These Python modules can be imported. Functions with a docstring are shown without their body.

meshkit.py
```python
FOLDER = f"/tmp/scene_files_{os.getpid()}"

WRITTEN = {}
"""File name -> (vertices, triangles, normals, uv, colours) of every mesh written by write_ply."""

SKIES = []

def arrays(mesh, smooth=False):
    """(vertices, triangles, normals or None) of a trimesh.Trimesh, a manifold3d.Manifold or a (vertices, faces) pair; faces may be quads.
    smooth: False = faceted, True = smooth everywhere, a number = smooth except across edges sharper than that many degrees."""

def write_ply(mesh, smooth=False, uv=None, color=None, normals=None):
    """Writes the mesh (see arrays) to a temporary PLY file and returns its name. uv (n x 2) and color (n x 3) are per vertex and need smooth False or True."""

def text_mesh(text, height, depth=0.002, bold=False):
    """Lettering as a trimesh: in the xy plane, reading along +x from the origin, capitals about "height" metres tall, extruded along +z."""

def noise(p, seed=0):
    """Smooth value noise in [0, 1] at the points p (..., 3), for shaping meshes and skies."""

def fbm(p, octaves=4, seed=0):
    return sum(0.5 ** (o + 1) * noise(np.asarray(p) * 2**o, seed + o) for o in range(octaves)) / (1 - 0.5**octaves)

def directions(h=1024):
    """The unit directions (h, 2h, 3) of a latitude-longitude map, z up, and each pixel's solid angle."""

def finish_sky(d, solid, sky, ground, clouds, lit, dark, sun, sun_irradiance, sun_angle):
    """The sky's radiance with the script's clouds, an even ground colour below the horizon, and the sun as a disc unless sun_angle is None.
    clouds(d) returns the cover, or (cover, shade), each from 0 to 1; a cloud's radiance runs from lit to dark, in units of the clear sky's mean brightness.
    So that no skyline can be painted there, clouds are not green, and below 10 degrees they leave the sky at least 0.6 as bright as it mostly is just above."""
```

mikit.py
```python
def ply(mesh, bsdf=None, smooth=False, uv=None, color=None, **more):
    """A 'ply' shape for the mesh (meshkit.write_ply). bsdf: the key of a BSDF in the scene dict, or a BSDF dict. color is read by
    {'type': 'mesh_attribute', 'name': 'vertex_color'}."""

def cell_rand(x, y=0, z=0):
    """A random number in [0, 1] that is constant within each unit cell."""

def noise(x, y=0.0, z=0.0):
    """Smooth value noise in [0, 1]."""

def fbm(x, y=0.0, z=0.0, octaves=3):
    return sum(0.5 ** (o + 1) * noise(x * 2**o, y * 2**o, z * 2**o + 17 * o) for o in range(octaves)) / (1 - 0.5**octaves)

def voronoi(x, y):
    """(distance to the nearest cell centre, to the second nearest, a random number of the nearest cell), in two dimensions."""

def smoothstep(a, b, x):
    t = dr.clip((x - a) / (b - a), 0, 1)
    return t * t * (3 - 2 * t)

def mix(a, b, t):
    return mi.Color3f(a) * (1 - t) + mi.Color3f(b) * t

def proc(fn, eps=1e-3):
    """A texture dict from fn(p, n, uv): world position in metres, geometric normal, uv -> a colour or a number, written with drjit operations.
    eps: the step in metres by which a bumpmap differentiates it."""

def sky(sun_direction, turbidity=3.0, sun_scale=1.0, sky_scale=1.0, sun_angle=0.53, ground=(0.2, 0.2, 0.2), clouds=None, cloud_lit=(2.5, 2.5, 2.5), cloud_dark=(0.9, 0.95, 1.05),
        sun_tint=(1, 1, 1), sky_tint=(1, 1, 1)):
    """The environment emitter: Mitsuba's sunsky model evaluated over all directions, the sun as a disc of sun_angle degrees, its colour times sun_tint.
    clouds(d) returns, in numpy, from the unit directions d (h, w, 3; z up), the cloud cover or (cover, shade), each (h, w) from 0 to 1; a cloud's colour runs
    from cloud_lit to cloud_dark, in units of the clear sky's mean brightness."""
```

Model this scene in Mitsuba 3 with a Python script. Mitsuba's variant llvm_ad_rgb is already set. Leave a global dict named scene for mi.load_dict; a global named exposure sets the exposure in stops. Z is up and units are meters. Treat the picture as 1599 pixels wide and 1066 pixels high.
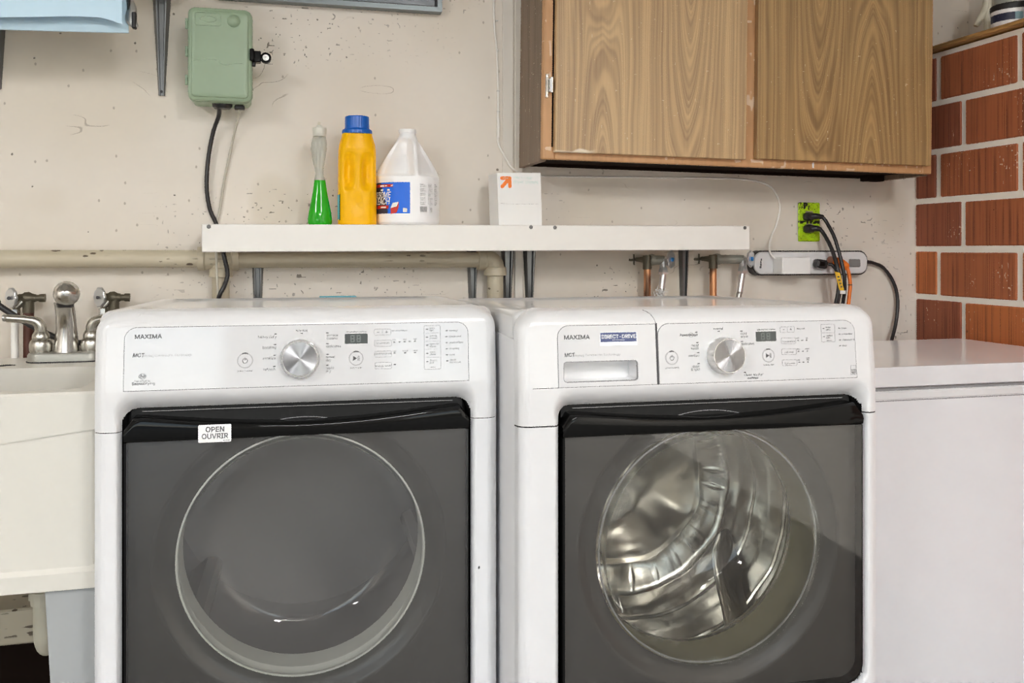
import math, random
import numpy as np
import trimesh
import manifold3d as m3
import mitsuba as mi
import drjit as dr
import mikit, meshkit
from mikit import proc, noise, fbm, voronoi, cell_rand, smoothstep, mix
from shapely.geometry import Polygon, Point, box as sbox, LineString
from shapely import affinity
from shapely.ops import unary_union

T = mi.ScalarTransform4f
scene, labels = {}, {}
random.seed(7)
rng = np.random.default_rng(7)

# ------------------------------------------------------------------ camera, sky, large lights, exposure
YAW = math.radians(14.8)
EYE = 1.08
scene['camera'] = {'type': 'perspective', 'fov_axis': 'x', 'fov': math.degrees(2 * math.atan(799.5 / 1440)), 'near_clip': 0.05, 'far_clip': 200.0,
                   'principal_point_offset_y': 142 / 1066.0,
                   'to_world': T().look_at(origin=[0, 0, EYE], target=[math.sin(YAW), math.cos(YAW), EYE], up=[0, 0, 1])}
exposure = 1.56
scene['sky'] = mikit.sky([0.25, 0.55, 0.8], turbidity=4.0, sun_scale=0.0, sky_scale=7.0, ground=(0.3, 0.29, 0.27), sky_tint=(1.24, 1.0, 0.76))
LAMP = 36.0

# ------------------------------------------------------------------ helpers
def rgb(*c):
    return {'type': 'rgb', 'value': list(c)}

def bsdf(name, d):
    scene[name] = d

def add(key, mesh, mat, smooth=30, label=None, cat=None, group=None, kind=None, **kw):
    if key in scene:
        n = 1
        while f'{key}_{n:03d}' in scene:
            n += 1
        key = f'{key}_{n:03d}'
    scene[key] = mikit.ply(mesh, mat, smooth, **kw)
    tag(key, label, cat, group, kind)
    return key

def tag(key, label=None, cat=None, group=None, kind=None):
    d = {k: v for k, v in (('label', label), ('category', cat), ('group', group), ('kind', kind)) if v}
    if d:
        labels.setdefault(key, {}).update(d)

def cat_(*ms):
    ms = [m for m in ms if m is not None]
    return trimesh.util.concatenate(ms)

def tm(man):
    m = man.to_mesh()
    return trimesh.Trimesh(np.array(m.vert_properties[:, :3]), np.array(m.tri_verts), process=False)

def man(mesh):
    return m3.Manifold(m3.Mesh(np.asarray(mesh.vertices, np.float32), np.asarray(mesh.faces, np.uint32)))

def bx(x0, x1, y0, y1, z0, z1, c=0.0):
    """A box given by its ends, its edges chamfered by c."""
    lo, hi = np.array([x0, y0, z0], float), np.array([x1, y1, z1], float)
    if c <= 0:
        m = trimesh.creation.box(hi - lo)
        m.apply_translation((lo + hi) / 2)
        return m
    c = min(c, 0.45 * float((hi - lo).min()))
    pts = []
    for s in np.ndindex(2, 2, 2):
        s = np.array(s)
        p = np.where(s, hi, lo)
        sg = np.where(s, -1, 1)
        for k in range(3):
            off = sg * c
            off[k] = 0
            pts.append(p + off)
    return trimesh.convex.convex_hull(np.array(pts))

def rbx(x0, x1, y0, y1, z0, z1, r, seg=16):
    """A box with round edges."""
    s = m3.Manifold.sphere(r, seg)
    ms = [s.translate([x, y, z]) for x in (x0 + r, x1 - r) for y in (y0 + r, y1 - r) for z in (z0 + r, z1 - r)]
    return tm(m3.Manifold.batch_hull(ms))

def rpoly(x0, x1, z0, z1, r, res=8):
    return sbox(x0 + r, z0 + r, x1 - r, z1 - r).buffer(r, quad_segs=res)

def prism(poly, y0, y1):
    """A polygon of the xz plane, extruded from y0 to y1."""
    polys = getattr(poly, 'geoms', [poly])
    out = []
    for g in polys:
        if g.area < 1e-10:
            continue
        m = trimesh.creation.extrude_polygon(g, y1 - y0, engine='earcut')
        v = m.vertices
        m = trimesh.Trimesh(np.stack([v[:, 0], y1 - v[:, 2], v[:, 1]], 1), m.faces, process=False)
        out.append(m)
    return trimesh.util.concatenate(out)

def xprism(poly, x0, x1):
    """A polygon of the yz plane, extruded from x0 to x1."""
    m = trimesh.creation.extrude_polygon(poly, x1 - x0, engine='earcut')
    v = m.vertices
    return trimesh.Trimesh(np.stack([v[:, 2] + x0, v[:, 0], v[:, 1]], 1), m.faces, process=False)

def zprism(poly, z0, z1):
    m = trimesh.creation.extrude_polygon(poly, z1 - z0, engine='earcut')
    m.apply_translation([0, 0, z0])
    return m

def spline(pts, n=8):
    p = np.asarray(pts, float)
    p = np.vstack([2 * p[0] - p[1], p, 2 * p[-1] - p[-2]])
    out = []
    for i in range(1, len(p) - 2):
        t = np.linspace(0, 1, n, endpoint=False)[:, None]
        a, b, c, d = p[i - 1], p[i], p[i + 1], p[i + 2]
        out.append(0.5 * (2 * b + (c - a) * t + (2 * a - 5 * b + 4 * c - d) * t**2 + (3 * b - a - 3 * c + d) * t**3))
    return np.vstack(out + [p[-2][None]])

def tube(pts, r, sides=10, smooth=True, n=8, aspect=1.0):
    """A tube along points; r is a number or one radius per point; ends closed."""
    p = np.asarray(pts, float)
    rr = np.broadcast_to(np.asarray(r, float), (len(p),)).copy()
    if smooth and len(p) > 2:
        q = spline(np.hstack([p, rr[:, None]]), n)
        p, rr = q[:, :3], q[:, 3]
    t = np.gradient(p, axis=0)
    t /= np.linalg.norm(t, axis=1, keepdims=True)
    a = np.cross(t[0], [0, 0, 1.0] if abs(t[0][2]) < 0.9 else [0, 1.0, 0])
    rows = []
    ang = np.arange(sides) * 2 * np.pi / sides
    for i in range(len(p)):
        a = a - t[i] * np.dot(a, t[i])
        a /= np.linalg.norm(a)
        b = np.cross(t[i], a)
        rows.append(p[i] + rr[i] * (np.cos(ang)[:, None] * a + aspect * np.sin(ang)[:, None] * b))
    v = np.vstack(rows + [p[:1], p[-1:]])
    m, s = len(p), sides
    f = []
    for i in range(m - 1):
        for j in range(s):
            k = (j + 1) % s
            f += [[i * s + j, i * s + k, (i + 1) * s + k], [i * s + j, (i + 1) * s + k, (i + 1) * s + j]]
    for j in range(s):
        k = (j + 1) % s
        f += [[m * s, k, j], [m * s + 1, (m - 1) * s + j, (m - 1) * s + k]]
    return trimesh.Trimesh(v, f, process=False)

def cyl(p0, p1, r, r2=None, sides=24):
    p0, p1 = np.asarray(p0, float), np.asarray(p1, float)
    return tube([p0, p1], [r, r if r2 is None else r2], sides, smooth=False)

def lathe(profile, axis='z', at=(0, 0, 0), segs=40, sx=1.0, sy=1.0):
    """Profile of (radius, height) turned round an axis (z, or y pointing towards the room as -y heights)."""
    pr = np.asarray(profile, float)
    a = np.arange(segs) * 2 * np.pi / segs
    v = np.stack([pr[:, None, 0] * np.cos(a) * sx, pr[:, None, 0] * np.sin(a) * sy, np.repeat(pr[:, 1:2], segs, 1)], -1).reshape(-1, 3)
    f = []
    for i in range(len(pr) - 1):
        for j in range(segs):
            k = (j + 1) % segs
            A, B, C, D = i * segs + j, i * segs + k, (i + 1) * segs + k, (i + 1) * segs + j
            if pr[i, 0] > 1e-9:
                f.append([A, B, C])
            if pr[i + 1, 0] > 1e-9:
                f.append([A, C, D])
    m = trimesh.Trimesh(v, f, process=False)
    m.merge_vertices()
    if axis == 'y':      # height h -> y = -h (towards the camera)
        v = np.array(m.vertices)
        m = trimesh.Trimesh(np.stack([v[:, 0], -v[:, 2], v[:, 1]], 1), m.faces, process=False)
    elif axis == 'x':
        v = np.array(m.vertices)
        m = trimesh.Trimesh(np.stack([v[:, 2], v[:, 0], v[:, 1]], 1), m.faces, process=False)
    m.apply_translation(at)
    return m

def loft(rings):
    """Closed rings of equal length (k, n, 3), joined and capped."""
    r = np.asarray(rings, float)
    k, n, _ = r.shape
    v = np.vstack([r.reshape(-1, 3), r[0].mean(0)[None], r[-1].mean(0)[None]])
    f = []
    for i in range(k - 1):
        for j in range(n):
            q = (j + 1) % n
            f += [[i * n + j, i * n + q, (i + 1) * n + q], [i * n + j, (i + 1) * n + q, (i + 1) * n + j]]
    for j in range(n):
        q = (j + 1) % n
        f += [[k * n, q, j], [k * n + 1, (k - 1) * n + j, (k - 1) * n + q]]
    return trimesh.Trimesh(v, f, process=False)

def text(s, h, x, z, y=0.0, align='l', bold=False, depth=0.0004, squeeze=1.0, slant=0.0):
    """Lettering on a plane facing -y, its base line starting (or ending, or centred) at x, z."""
    m = meshkit.text_mesh(s, h, depth, bold)
    v = np.array(m.vertices)
    v[:, 0] = v[:, 0] * squeeze + slant * v[:, 1]
    w = v[:, 0].max()
    dx = {'l': 0, 'r': -w, 'c': -w / 2}[align]
    return trimesh.Trimesh(np.stack([v[:, 0] + x + dx, y - v[:, 2], v[:, 1] + z], 1), m.faces, process=False)

def ring_poly(cx, cz, r0, r1, res=16):
    return Point(cx, cz).buffer(r1, quad_segs=res).difference(Point(cx, cz).buffer(r0, quad_segs=res))

def xf(mesh, mat):
    m = mesh.copy()
    m.apply_transform(mat)
    return m

def rot(axis, deg, point=(0, 0, 0)):
    return trimesh.transformations.rotation_matrix(math.radians(deg), axis, point)

# ------------------------------------------------------------------ materials
def principled(base, rough=0.5, metallic=0.0, **kw):
    b = base if isinstance(base, dict) else rgb(*base)
    return {'type': 'twosided', 'b': {'type': 'principled', 'base_color': b, 'roughness': rough, 'metallic': metallic, **kw}}

def wall_fn(p, n, uv):
    x, z = p.x, p.z
    big = fbm(x * 2.3, p.y * 2.3, z * 2.0, 3)
    c = mix((0.76, 0.705, 0.64), (0.70, 0.635, 0.55), smoothstep(0.35, 0.75, big))
    s = noise(x * 6 + 31, z * 5, 3)
    c = mix(c, (0.60, 0.53, 0.43), 0.5 * smoothstep(0.72, 0.95, s))
    d, _, w = voronoi(x * 11 + 0.7 * noise(x * 3, z * 3, 4), z * 11)            # chips and nail marks
    c = mix(c, (0.10, 0.08, 0.06), smoothstep(1.0, 0.6, d / (0.012 + 0.035 * noise(x * 5, z * 5, 21))) * dr.select(w > 0.80, 1.0, 0.0) * 0.8)
    d2, _, w2 = voronoi(x * 30 + 5, z * 22)
    c = mix(c, (0.36, 0.31, 0.25), smoothstep(0.10, 0.05, d2) * dr.select(w2 > 0.90, 1.0, 0.0) * 0.7)
    ch = noise(x * 130 + 2 * noise(x * 60, z * 60, 6), z * 170, 12)
    c = mix(c, (0.12, 0.10, 0.08), smoothstep(0.885, 0.93, ch) * smoothstep(0.66, 0.82, noise(x * 4.3 + 9, z * 4.3, 33)) * 0.8)
    k = dr.abs(noise(x * 13 + 2 * noise(z * 9, x * 3), z * 38, 9) - 0.5)
    c = mix(c, (0.32, 0.27, 0.21), smoothstep(0.016, 0.003, k) * smoothstep(0.74, 0.84, noise(x * 7.1, z * 8.7, 55)) * 0.6)
    return c

def pipe_fn(p, n, uv):
    c = mix((0.56, 0.50, 0.385), (0.47, 0.41, 0.30), fbm(p.x * 9, p.y * 9, p.z * 14, 3))
    s = noise(p.x * 60, p.y * 60, p.z * 150)
    return mix(c, (0.13, 0.10, 0.07), smoothstep(0.69, 0.78, s) * smoothstep(0.52, 0.68, noise(p.x * 9, p.y * 7, p.z * 40 + 7)))

def brick_fn(base, dark):
    def fn(p, n, uv):
        st = noise(p.y * 260, p.z * 7, 2)
        c = mix(base, dark, 0.65 * smoothstep(0.35, 0.8, st) + 0.35 * noise(p.y * 14, p.z * 14, 5))
        c = mix(c, (0.08, 0.026, 0.015), 0.40 * smoothstep(0.70, 0.92, st))
        pit = noise(p.y * 150, p.z * 120, p.x * 90) * (0.75 + 0.25 * noise(p.y * 30, p.z * 20, 3))
        c = mix(c, (0.035, 0.012, 0.008), smoothstep(0.80, 0.88, pit) * 0.8)
        fl = noise(p.y * 240 + 11, p.z * 150, 8) * (0.5 + 0.5 * noise(p.y * 16 + 4, p.z * 9, 3))
        return mix(c, (0.66, 0.50, 0.38), smoothstep(0.78, 0.85, fl))
    return fn

def brick_h(p, n, uv):
    return 0.75 * noise(p.y * 260, p.z * 3, 2) + 0.5 * noise(p.y * 80, p.z * 80, 4)

def brick_mat(base, dark):
    return {'type': 'twosided', 'b': {'type': 'bumpmap', 'arbitrary': proc(brick_h, 8e-4), 'scale': 0.0016,
            'bsdf': {'type': 'principled', 'base_color': proc(brick_fn(base, dark)), 'roughness': 0.75, 'specular': 0.3}}}

def wood_fn(p, n, uv):
    right = dr.select(p.x > 1.223, 1.0, 0.0)
    x = p.x + 0.016 * fbm(p.x * 10, p.z * 3.2, 4, 3) + 0.022 * noise(p.x * 4, p.z * 2.3, 8) - 0.019
    z = p.z
    # straight figure with cathedral arches: distance from a few hearts, its level drifting with height near each heart
    def heart(xc, z0, lean, w, off):
        dx = x - xc
        return dr.sqrt(dr.square(dx) + 0.00008) + off + 0.75 * lean * (z - z0) * dr.exp(-dr.square(dx / w))
    ra = dr.minimum(heart(1.040, 1.50, -0.30, 0.055, 0.0), heart(0.815, 1.36, 0.22, 0.035, 0.012))
    rb = dr.minimum(heart(1.590, 1.50, 0.30, 0.060, 0.0), heart(1.425, 1.58, -0.28, 0.045, 0.010))
    r = dr.select(right > 0.5, rb, ra)
    g = r * 46 + 1.3 * noise(r * 46, 2.0, 3) + 0.9 * fbm(p.x * 12, p.z * 1.6, 3, 2)
    f = g - dr.floor(g)
    band = smoothstep(0.0, 0.6, f) * (1 - smoothstep(0.70, 1.0, f))
    g2 = r * 140 + 3.0 * noise(r * 70, 5.0, 1) + 1.6 * noise(p.x * 30, p.z * 2.0, 7)
    f2 = g2 - dr.floor(g2)
    sub = smoothstep(0.1, 0.6, f2) * (1 - smoothstep(0.65, 0.98, f2))
    fine = noise(p.x * 520, p.z * 11, 1)
    broad = fbm(p.x * 9, p.z * 0.9, 12, 2)
    t = 0.46 * band + 0.30 * sub + 0.20 * fine + 0.45 * broad - 0.22
    c = dr.select(right > 0.5, 1.0, 0.0)
    light = mix((0.60, 0.42, 0.225), (0.47, 0.305, 0.135), c)
    dark = mix((0.36, 0.23, 0.125), (0.24, 0.14, 0.062), c)
    col = mix(light, dark, dr.clip(t, 0, 1))
    sp = noise(p.x * 160, p.z * 160, 6)
    col = mix(col, (0.66, 0.55, 0.38), smoothstep(0.955, 0.975, sp) * 0.8)
    # bare chipboard where the veneer has broken away along the left door's bottom edge
    e = smoothstep(1.337, 1.331, p.z + 0.014 * noise(p.x * 40, 1, 2) - 0.002) * smoothstep(0.80, 0.76, p.x)
    return mix(col, (0.72, 0.64, 0.5), e * (1 - right))

def side_fn(p, n, uv):
    f = noise(p.y * 240, p.z * 9, 2)
    b = fbm(p.y * 30, p.z * 2.5, 5, 2)
    c = mix((0.235, 0.165, 0.115), (0.13, 0.088, 0.058), dr.clip(0.5 * f + 0.5 * b, 0, 1))
    return mix(c, (0.5, 0.42, 0.32), smoothstep(0.95, 0.97, noise(p.y * 150, p.z * 150, 9)))

def frame_fn(p, n, uv):
    f = noise(p.x * 200, p.z * 12, 2) * 0.4 + 0.6 * fbm(p.x * 12, p.z * 12, 4, 3)
    c = mix((0.60, 0.34, 0.165), (0.43, 0.225, 0.10), f)
    w = noise(p.x * 90, p.z * 60, 9)
    return mix(c, (0.75, 0.6, 0.45), smoothstep(0.84, 0.9, w) * 0.7)

def ledge_fn(p, n, uv):
    f = noise(p.y * 25, p.z * 300, p.x * 200)
    return mix((0.55, 0.30, 0.10), (0.24, 0.13, 0.05), f)

def plate_fn(p, n, uv):
    x, z = p.x, p.z
    a = noise(x * 190, z * 150, 1)
    v, _, w = voronoi(x * 210, z * 210)
    spots = smoothstep(0.30, 0.22, v) * dr.select(w > 0.62, 1.0, 0.0)
    band = smoothstep(0.006, 0.003, dr.abs(z - 1.1635)) * smoothstep(0.33, 0.42, a)
    tower = smoothstep(1.203, 1.205, z + 0.012 * (noise(x * 330, 1, 1) - 0.5)) * smoothstep(1.549, 1.547, x) * smoothstep(0.34, 0.45, noise(x * 260, z * 120, 4))
    m = dr.maximum(dr.maximum(spots * 0.9, band), tower)
    return mix((0.40, 0.62, 0.012), (0.01, 0.015, 0.008), dr.clip(m, 0, 1))

def floor_fn(p, n, uv):
    return mix((0.17, 0.165, 0.155), (0.10, 0.097, 0.092), fbm(p.x * 3, p.y * 3, 1, 4))

def copper_fn(p, n, uv):
    return mix((0.62, 0.30, 0.15), (0.12, 0.06, 0.035), smoothstep(0.45, 0.75, noise(p.x * 90, p.y * 60, p.z * 22)))

bsdf('wall_paint', principled(proc(wall_fn), 0.6, specular=0.3))
bsdf('plain_paint', principled((0.74, 0.70, 0.64), 0.7, specular=0.2))
bsdf('ceiling_paint', principled((0.50, 0.49, 0.46), 0.8, specular=0.1))
bsdf('pipe_paint', principled(proc(pipe_fn), 0.45))
bsdf('floor_concrete', principled(proc(floor_fn), 0.55))
bsdf('mortar', principled((0.92, 0.88, 0.80), 0.85, specular=0.2))
bsdf('brick_red', brick_mat((0.40, 0.130, 0.055), (0.30, 0.090, 0.042)))
bsdf('brick_dark', brick_mat((0.31, 0.100, 0.052), (0.23, 0.071, 0.040)))
bsdf('brick_orange', brick_mat((0.50, 0.160, 0.052), (0.38, 0.112, 0.042)))
bsdf('enamel', principled((0.72, 0.72, 0.735), 0.16, specular=0.5, clearcoat=0.3, clearcoat_gloss=0.95))
bsdf('dimmed_top_enamel', principled((0.66, 0.66, 0.665), 0.12, specular=0.5, clearcoat=0.4, clearcoat_gloss=0.95))  # enamel darkened to offset the overhead light on the machine tops
bsdf('white_plastic', principled((0.72, 0.72, 0.73), 0.20))
bsdf('freezer_enamel', principled((0.74, 0.74, 0.765), 0.12, specular=0.5, clearcoat=0.4, clearcoat_gloss=0.95))
bsdf('panel_gloss', principled((0.66, 0.66, 0.675), 0.06, specular=0.5))
bsdf('print_grey', principled((0.07, 0.07, 0.075), 0.5))
bsdf('print_pale', principled((0.42, 0.42, 0.43), 0.5))
bsdf('line_grey', principled((0.25, 0.25, 0.26), 0.4))
bsdf('print_white', principled((0.85, 0.85, 0.85), 0.5))
bsdf('badge_blue', principled((0.055, 0.075, 0.19), 0.3))
bsdf('badge_silver', principled((0.72, 0.75, 0.80), 0.25, 0.5))
bsdf('seam', principled((0.05, 0.05, 0.055), 0.6))
bsdf('black_gloss', principled((0.004, 0.004, 0.004), 0.05, specular=0.18))
bsdf('black_matte', principled((0.012, 0.012, 0.013), 0.5))
bsdf('rubber_black', principled((0.018, 0.017, 0.018), 0.35))
bsdf('grey_trim', principled((0.20, 0.20, 0.20), 0.3))
bsdf('recess_black', principled((0.012, 0.012, 0.012), 0.45, specular=0.2))
bsdf('door_liner', principled((0.062, 0.060, 0.056), 0.24, specular=0.7))
bsdf('gasket', principled((0.26, 0.24, 0.165), 0.35))
bsdf('bulkhead', principled((0.88, 0.88, 0.86), 0.35))
bsdf('drum_white', principled((0.47, 0.455, 0.47), 0.4))
bsdf('smoked', {'type': 'thindielectric', 'int_ior': 1.55, 'specular_transmittance': rgb(0.72, 0.71, 0.70)})
bsdf('bowl_glass', {'type': 'thindielectric', 'int_ior': 1.52, 'specular_transmittance': rgb(0.93, 0.95, 0.93)})
bsdf('chrome', {'type': 'twosided', 'b': {'type': 'roughconductor', 'material': 'Al', 'alpha': 0.05, 'specular_reflectance': rgb(0.74, 0.73, 0.70)}})
bsdf('old_chrome', {'type': 'twosided', 'b': {'type': 'roughconductor', 'material': 'Al', 'alpha': 0.12, 'specular_reflectance': rgb(0.60, 0.585, 0.53)}})
bsdf('steel', {'type': 'twosided', 'b': {'type': 'roughconductor', 'material': 'Al', 'alpha': 0.06, 'specular_reflectance': rgb(0.84, 0.82, 0.77)}})
bsdf('spun', {'type': 'twosided', 'b': {'type': 'roughconductor', 'material': 'Al', 'alpha_u': 0.36, 'alpha_v': 0.05, 'specular_reflectance': rgb(0.31, 0.31, 0.32)}})
bsdf('bright_chrome', principled((0.70, 0.71, 0.72), 0.15, 0.75))
bsdf('base_metal', principled((0.34, 0.33, 0.295), 0.4, 0.55))
bsdf('zinc', principled((0.45, 0.45, 0.43), 0.35, 0.85))
bsdf('bracket_steel', principled((0.16, 0.165, 0.17), 0.28, 0.8))
bsdf('galv_pipe', principled((0.30, 0.30, 0.26), 0.5, 0.4))
bsdf('brass', principled((0.12, 0.105, 0.075), 0.45, 0.6))
bsdf('copper', principled(proc(copper_fn), 0.35, 0.75))
bsdf('rust_pipe', principled((0.085, 0.028, 0.018), 0.5, 0.2))
bsdf('screw_steel', principled((0.16, 0.16, 0.16), 0.4, 0.6))
bsdf('lcd', principled((0.055, 0.065, 0.065), 0.12))
bsdf('lcd_digit', principled((0.13, 0.15, 0.145), 0.3))
bsdf('shelf_white', principled((0.82, 0.80, 0.765), 0.35))
bsdf('tub_plastic', principled((0.64, 0.615, 0.56), 0.35))
bsdf('leg_plastic', principled((0.34, 0.35, 0.355), 0.45))
bsdf('pvc', principled((0.66, 0.62, 0.50), 0.4))
bsdf('veneer', principled(proc(wood_fn), 0.35))
bsdf('veneer_side', principled(proc(side_fn), 0.5))
bsdf('face_wood', principled(proc(frame_fn), 0.45))
bsdf('near_black', principled((0.012, 0.006, 0.004), 0.8, specular=0.1))  # near-black: the low light under the cabinet is put into this colour
bsdf('ledge_wood', principled(proc(ledge_fn), 0.6))
bsdf('green_box', principled((0.275, 0.37, 0.255), 0.38))
bsdf('yellow_hdpe', principled((0.95, 0.50, 0.001), 0.32, specular=0.22))
bsdf('blue_cap', principled((0.004, 0.105, 0.47), 0.28))
bsdf('white_hdpe', principled((0.93, 0.935, 0.95), 0.35))
bsdf('label_blue', principled((0.006, 0.13, 0.72), 0.4))
bsdf('label_dark', principled((0.02, 0.025, 0.06), 0.4))
bsdf('label_red', principled((0.55, 0.025, 0.02), 0.4))
bsdf('label_teal', principled((0.10, 0.42, 0.50), 0.4))
bsdf('orange', principled((0.82, 0.19, 0.02), 0.4))
bsdf('card_white', principled((0.83, 0.83, 0.82), 0.5))
bsdf('card_mint', principled((0.63, 0.77, 0.74), 0.5))
bsdf('blue_paper', principled((0.60, 0.81, 0.97), 0.6))
bsdf('blue_paper_dark', principled((0.50, 0.66, 0.76), 0.6))
bsdf('strip_blue', principled((0.14, 0.40, 0.50), 0.5))
bsdf('plate_green', principled(proc(plate_fn), 0.25))
bsdf('tag_yellow', principled((0.78, 0.47, 0.03), 0.45))
bsdf('board_grey', principled((0.13, 0.155, 0.16), 0.3, 0.3))
bsdf('board_dark', principled((0.015, 0.03, 0.04), 0.25))
bsdf('soap_green', principled((0.018, 0.36, 0.010), 0.08, specular=0.4))
bsdf('clear_plastic', {'type': 'blendbsdf', 'weight': 0.16, 'a': {'type': 'thindielectric', 'int_ior': 1.6, 'specular_transmittance': rgb(0.88, 0.90, 0.87)}, 'b': principled((0.80, 0.82, 0.80), 0.15)})
bsdf('cloudy_plastic', principled((0.66, 0.65, 0.58), 0.2))
bsdf('jar_grey', principled((0.36, 0.38, 0.34), 0.5))
bsdf('jar_blue', principled((0.20, 0.34, 0.40), 0.4))
bsdf('blue_dot', principled((0.02, 0.20, 0.55), 0.3))
bsdf('wire_white', principled((0.86, 0.84, 0.80), 0.5))
bsdf('wire_grey', principled((0.50, 0.47, 0.40), 0.5))
bsdf('lamp_white', principled((0.8, 0.8, 0.8), 0.5))

# ------------------------------------------------------------------ the room
YB, XR, XU, XL, YF, ZC = 2.42, 1.918, 2.115, -3.4, -4.2, 2.62
add('floor', bx(XL - .1, 2.4, YF - .1, YB + .12, -.12, 0), 'floor_concrete', False, 'grey concrete garage floor under the machines', kind='structure')
add('ceiling', bx(XL - .1, 2.4, YF - .1, YB + .12, ZC, ZC + .1), 'ceiling_paint', False, 'white garage ceiling', kind='structure')
add('wall_back', bx(XL - .1, 2.4, YB, YB + .12, 0, ZC), 'wall_paint', False, 'cream painted back wall with scuffs and nail holes behind the machines', kind='structure')
add('wall_left', bx(XL - .1, XL, YF, YB, 0, ZC), 'plain_paint', False, 'plain cream left garage wall', kind='structure')
# front wall with the open garage door
GX0, GX1, GZ = -3.3, -.75, 2.15
bsdf('front_paint', principled((0.30, 0.29, 0.27), 0.7))
WX0, WX1, WZ0, WZ1 = .50, 1.85, .55, 1.85
add('wall_front', cat_(bx(XL - .1, GX0, YF - .12, YF, 0, ZC), bx(GX1, WX0, YF - .12, YF, 0, ZC), bx(WX1, 2.4, YF - .12, YF, 0, ZC), bx(GX0, GX1, YF - .12, YF, GZ, ZC), bx(WX0, WX1, YF - .12, YF, WZ1, ZC), bx(WX0, WX1, YF - .12, YF, 0, WZ0)), 'front_paint', False, 'front garage wall around the open garage door and the added window', kind='structure')
add('added_window_1', cat_(prism(sbox(WX0, WZ0, WX1, WZ1).difference(sbox(WX0 + .04, WZ0 + .04, WX1 - .04, WZ1 - .04)), YF - .09, YF - .03), bx((WX0 + WX1) / 2 - .02, (WX0 + WX1) / 2 + .02, YF - .08, YF - .04, WZ0 + .04, WZ1 - .04)), 'card_white', False, 'added open window out of view, letting in sky light to fill the right side', kind='structure')  # added window, its sky light fills the right-hand side
add('driveway', bx(-9, 8, YF - 14, YF - .1, -.14, -.02), 'floor_concrete', False, 'concrete driveway outside the open garage door', kind='structure')
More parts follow.
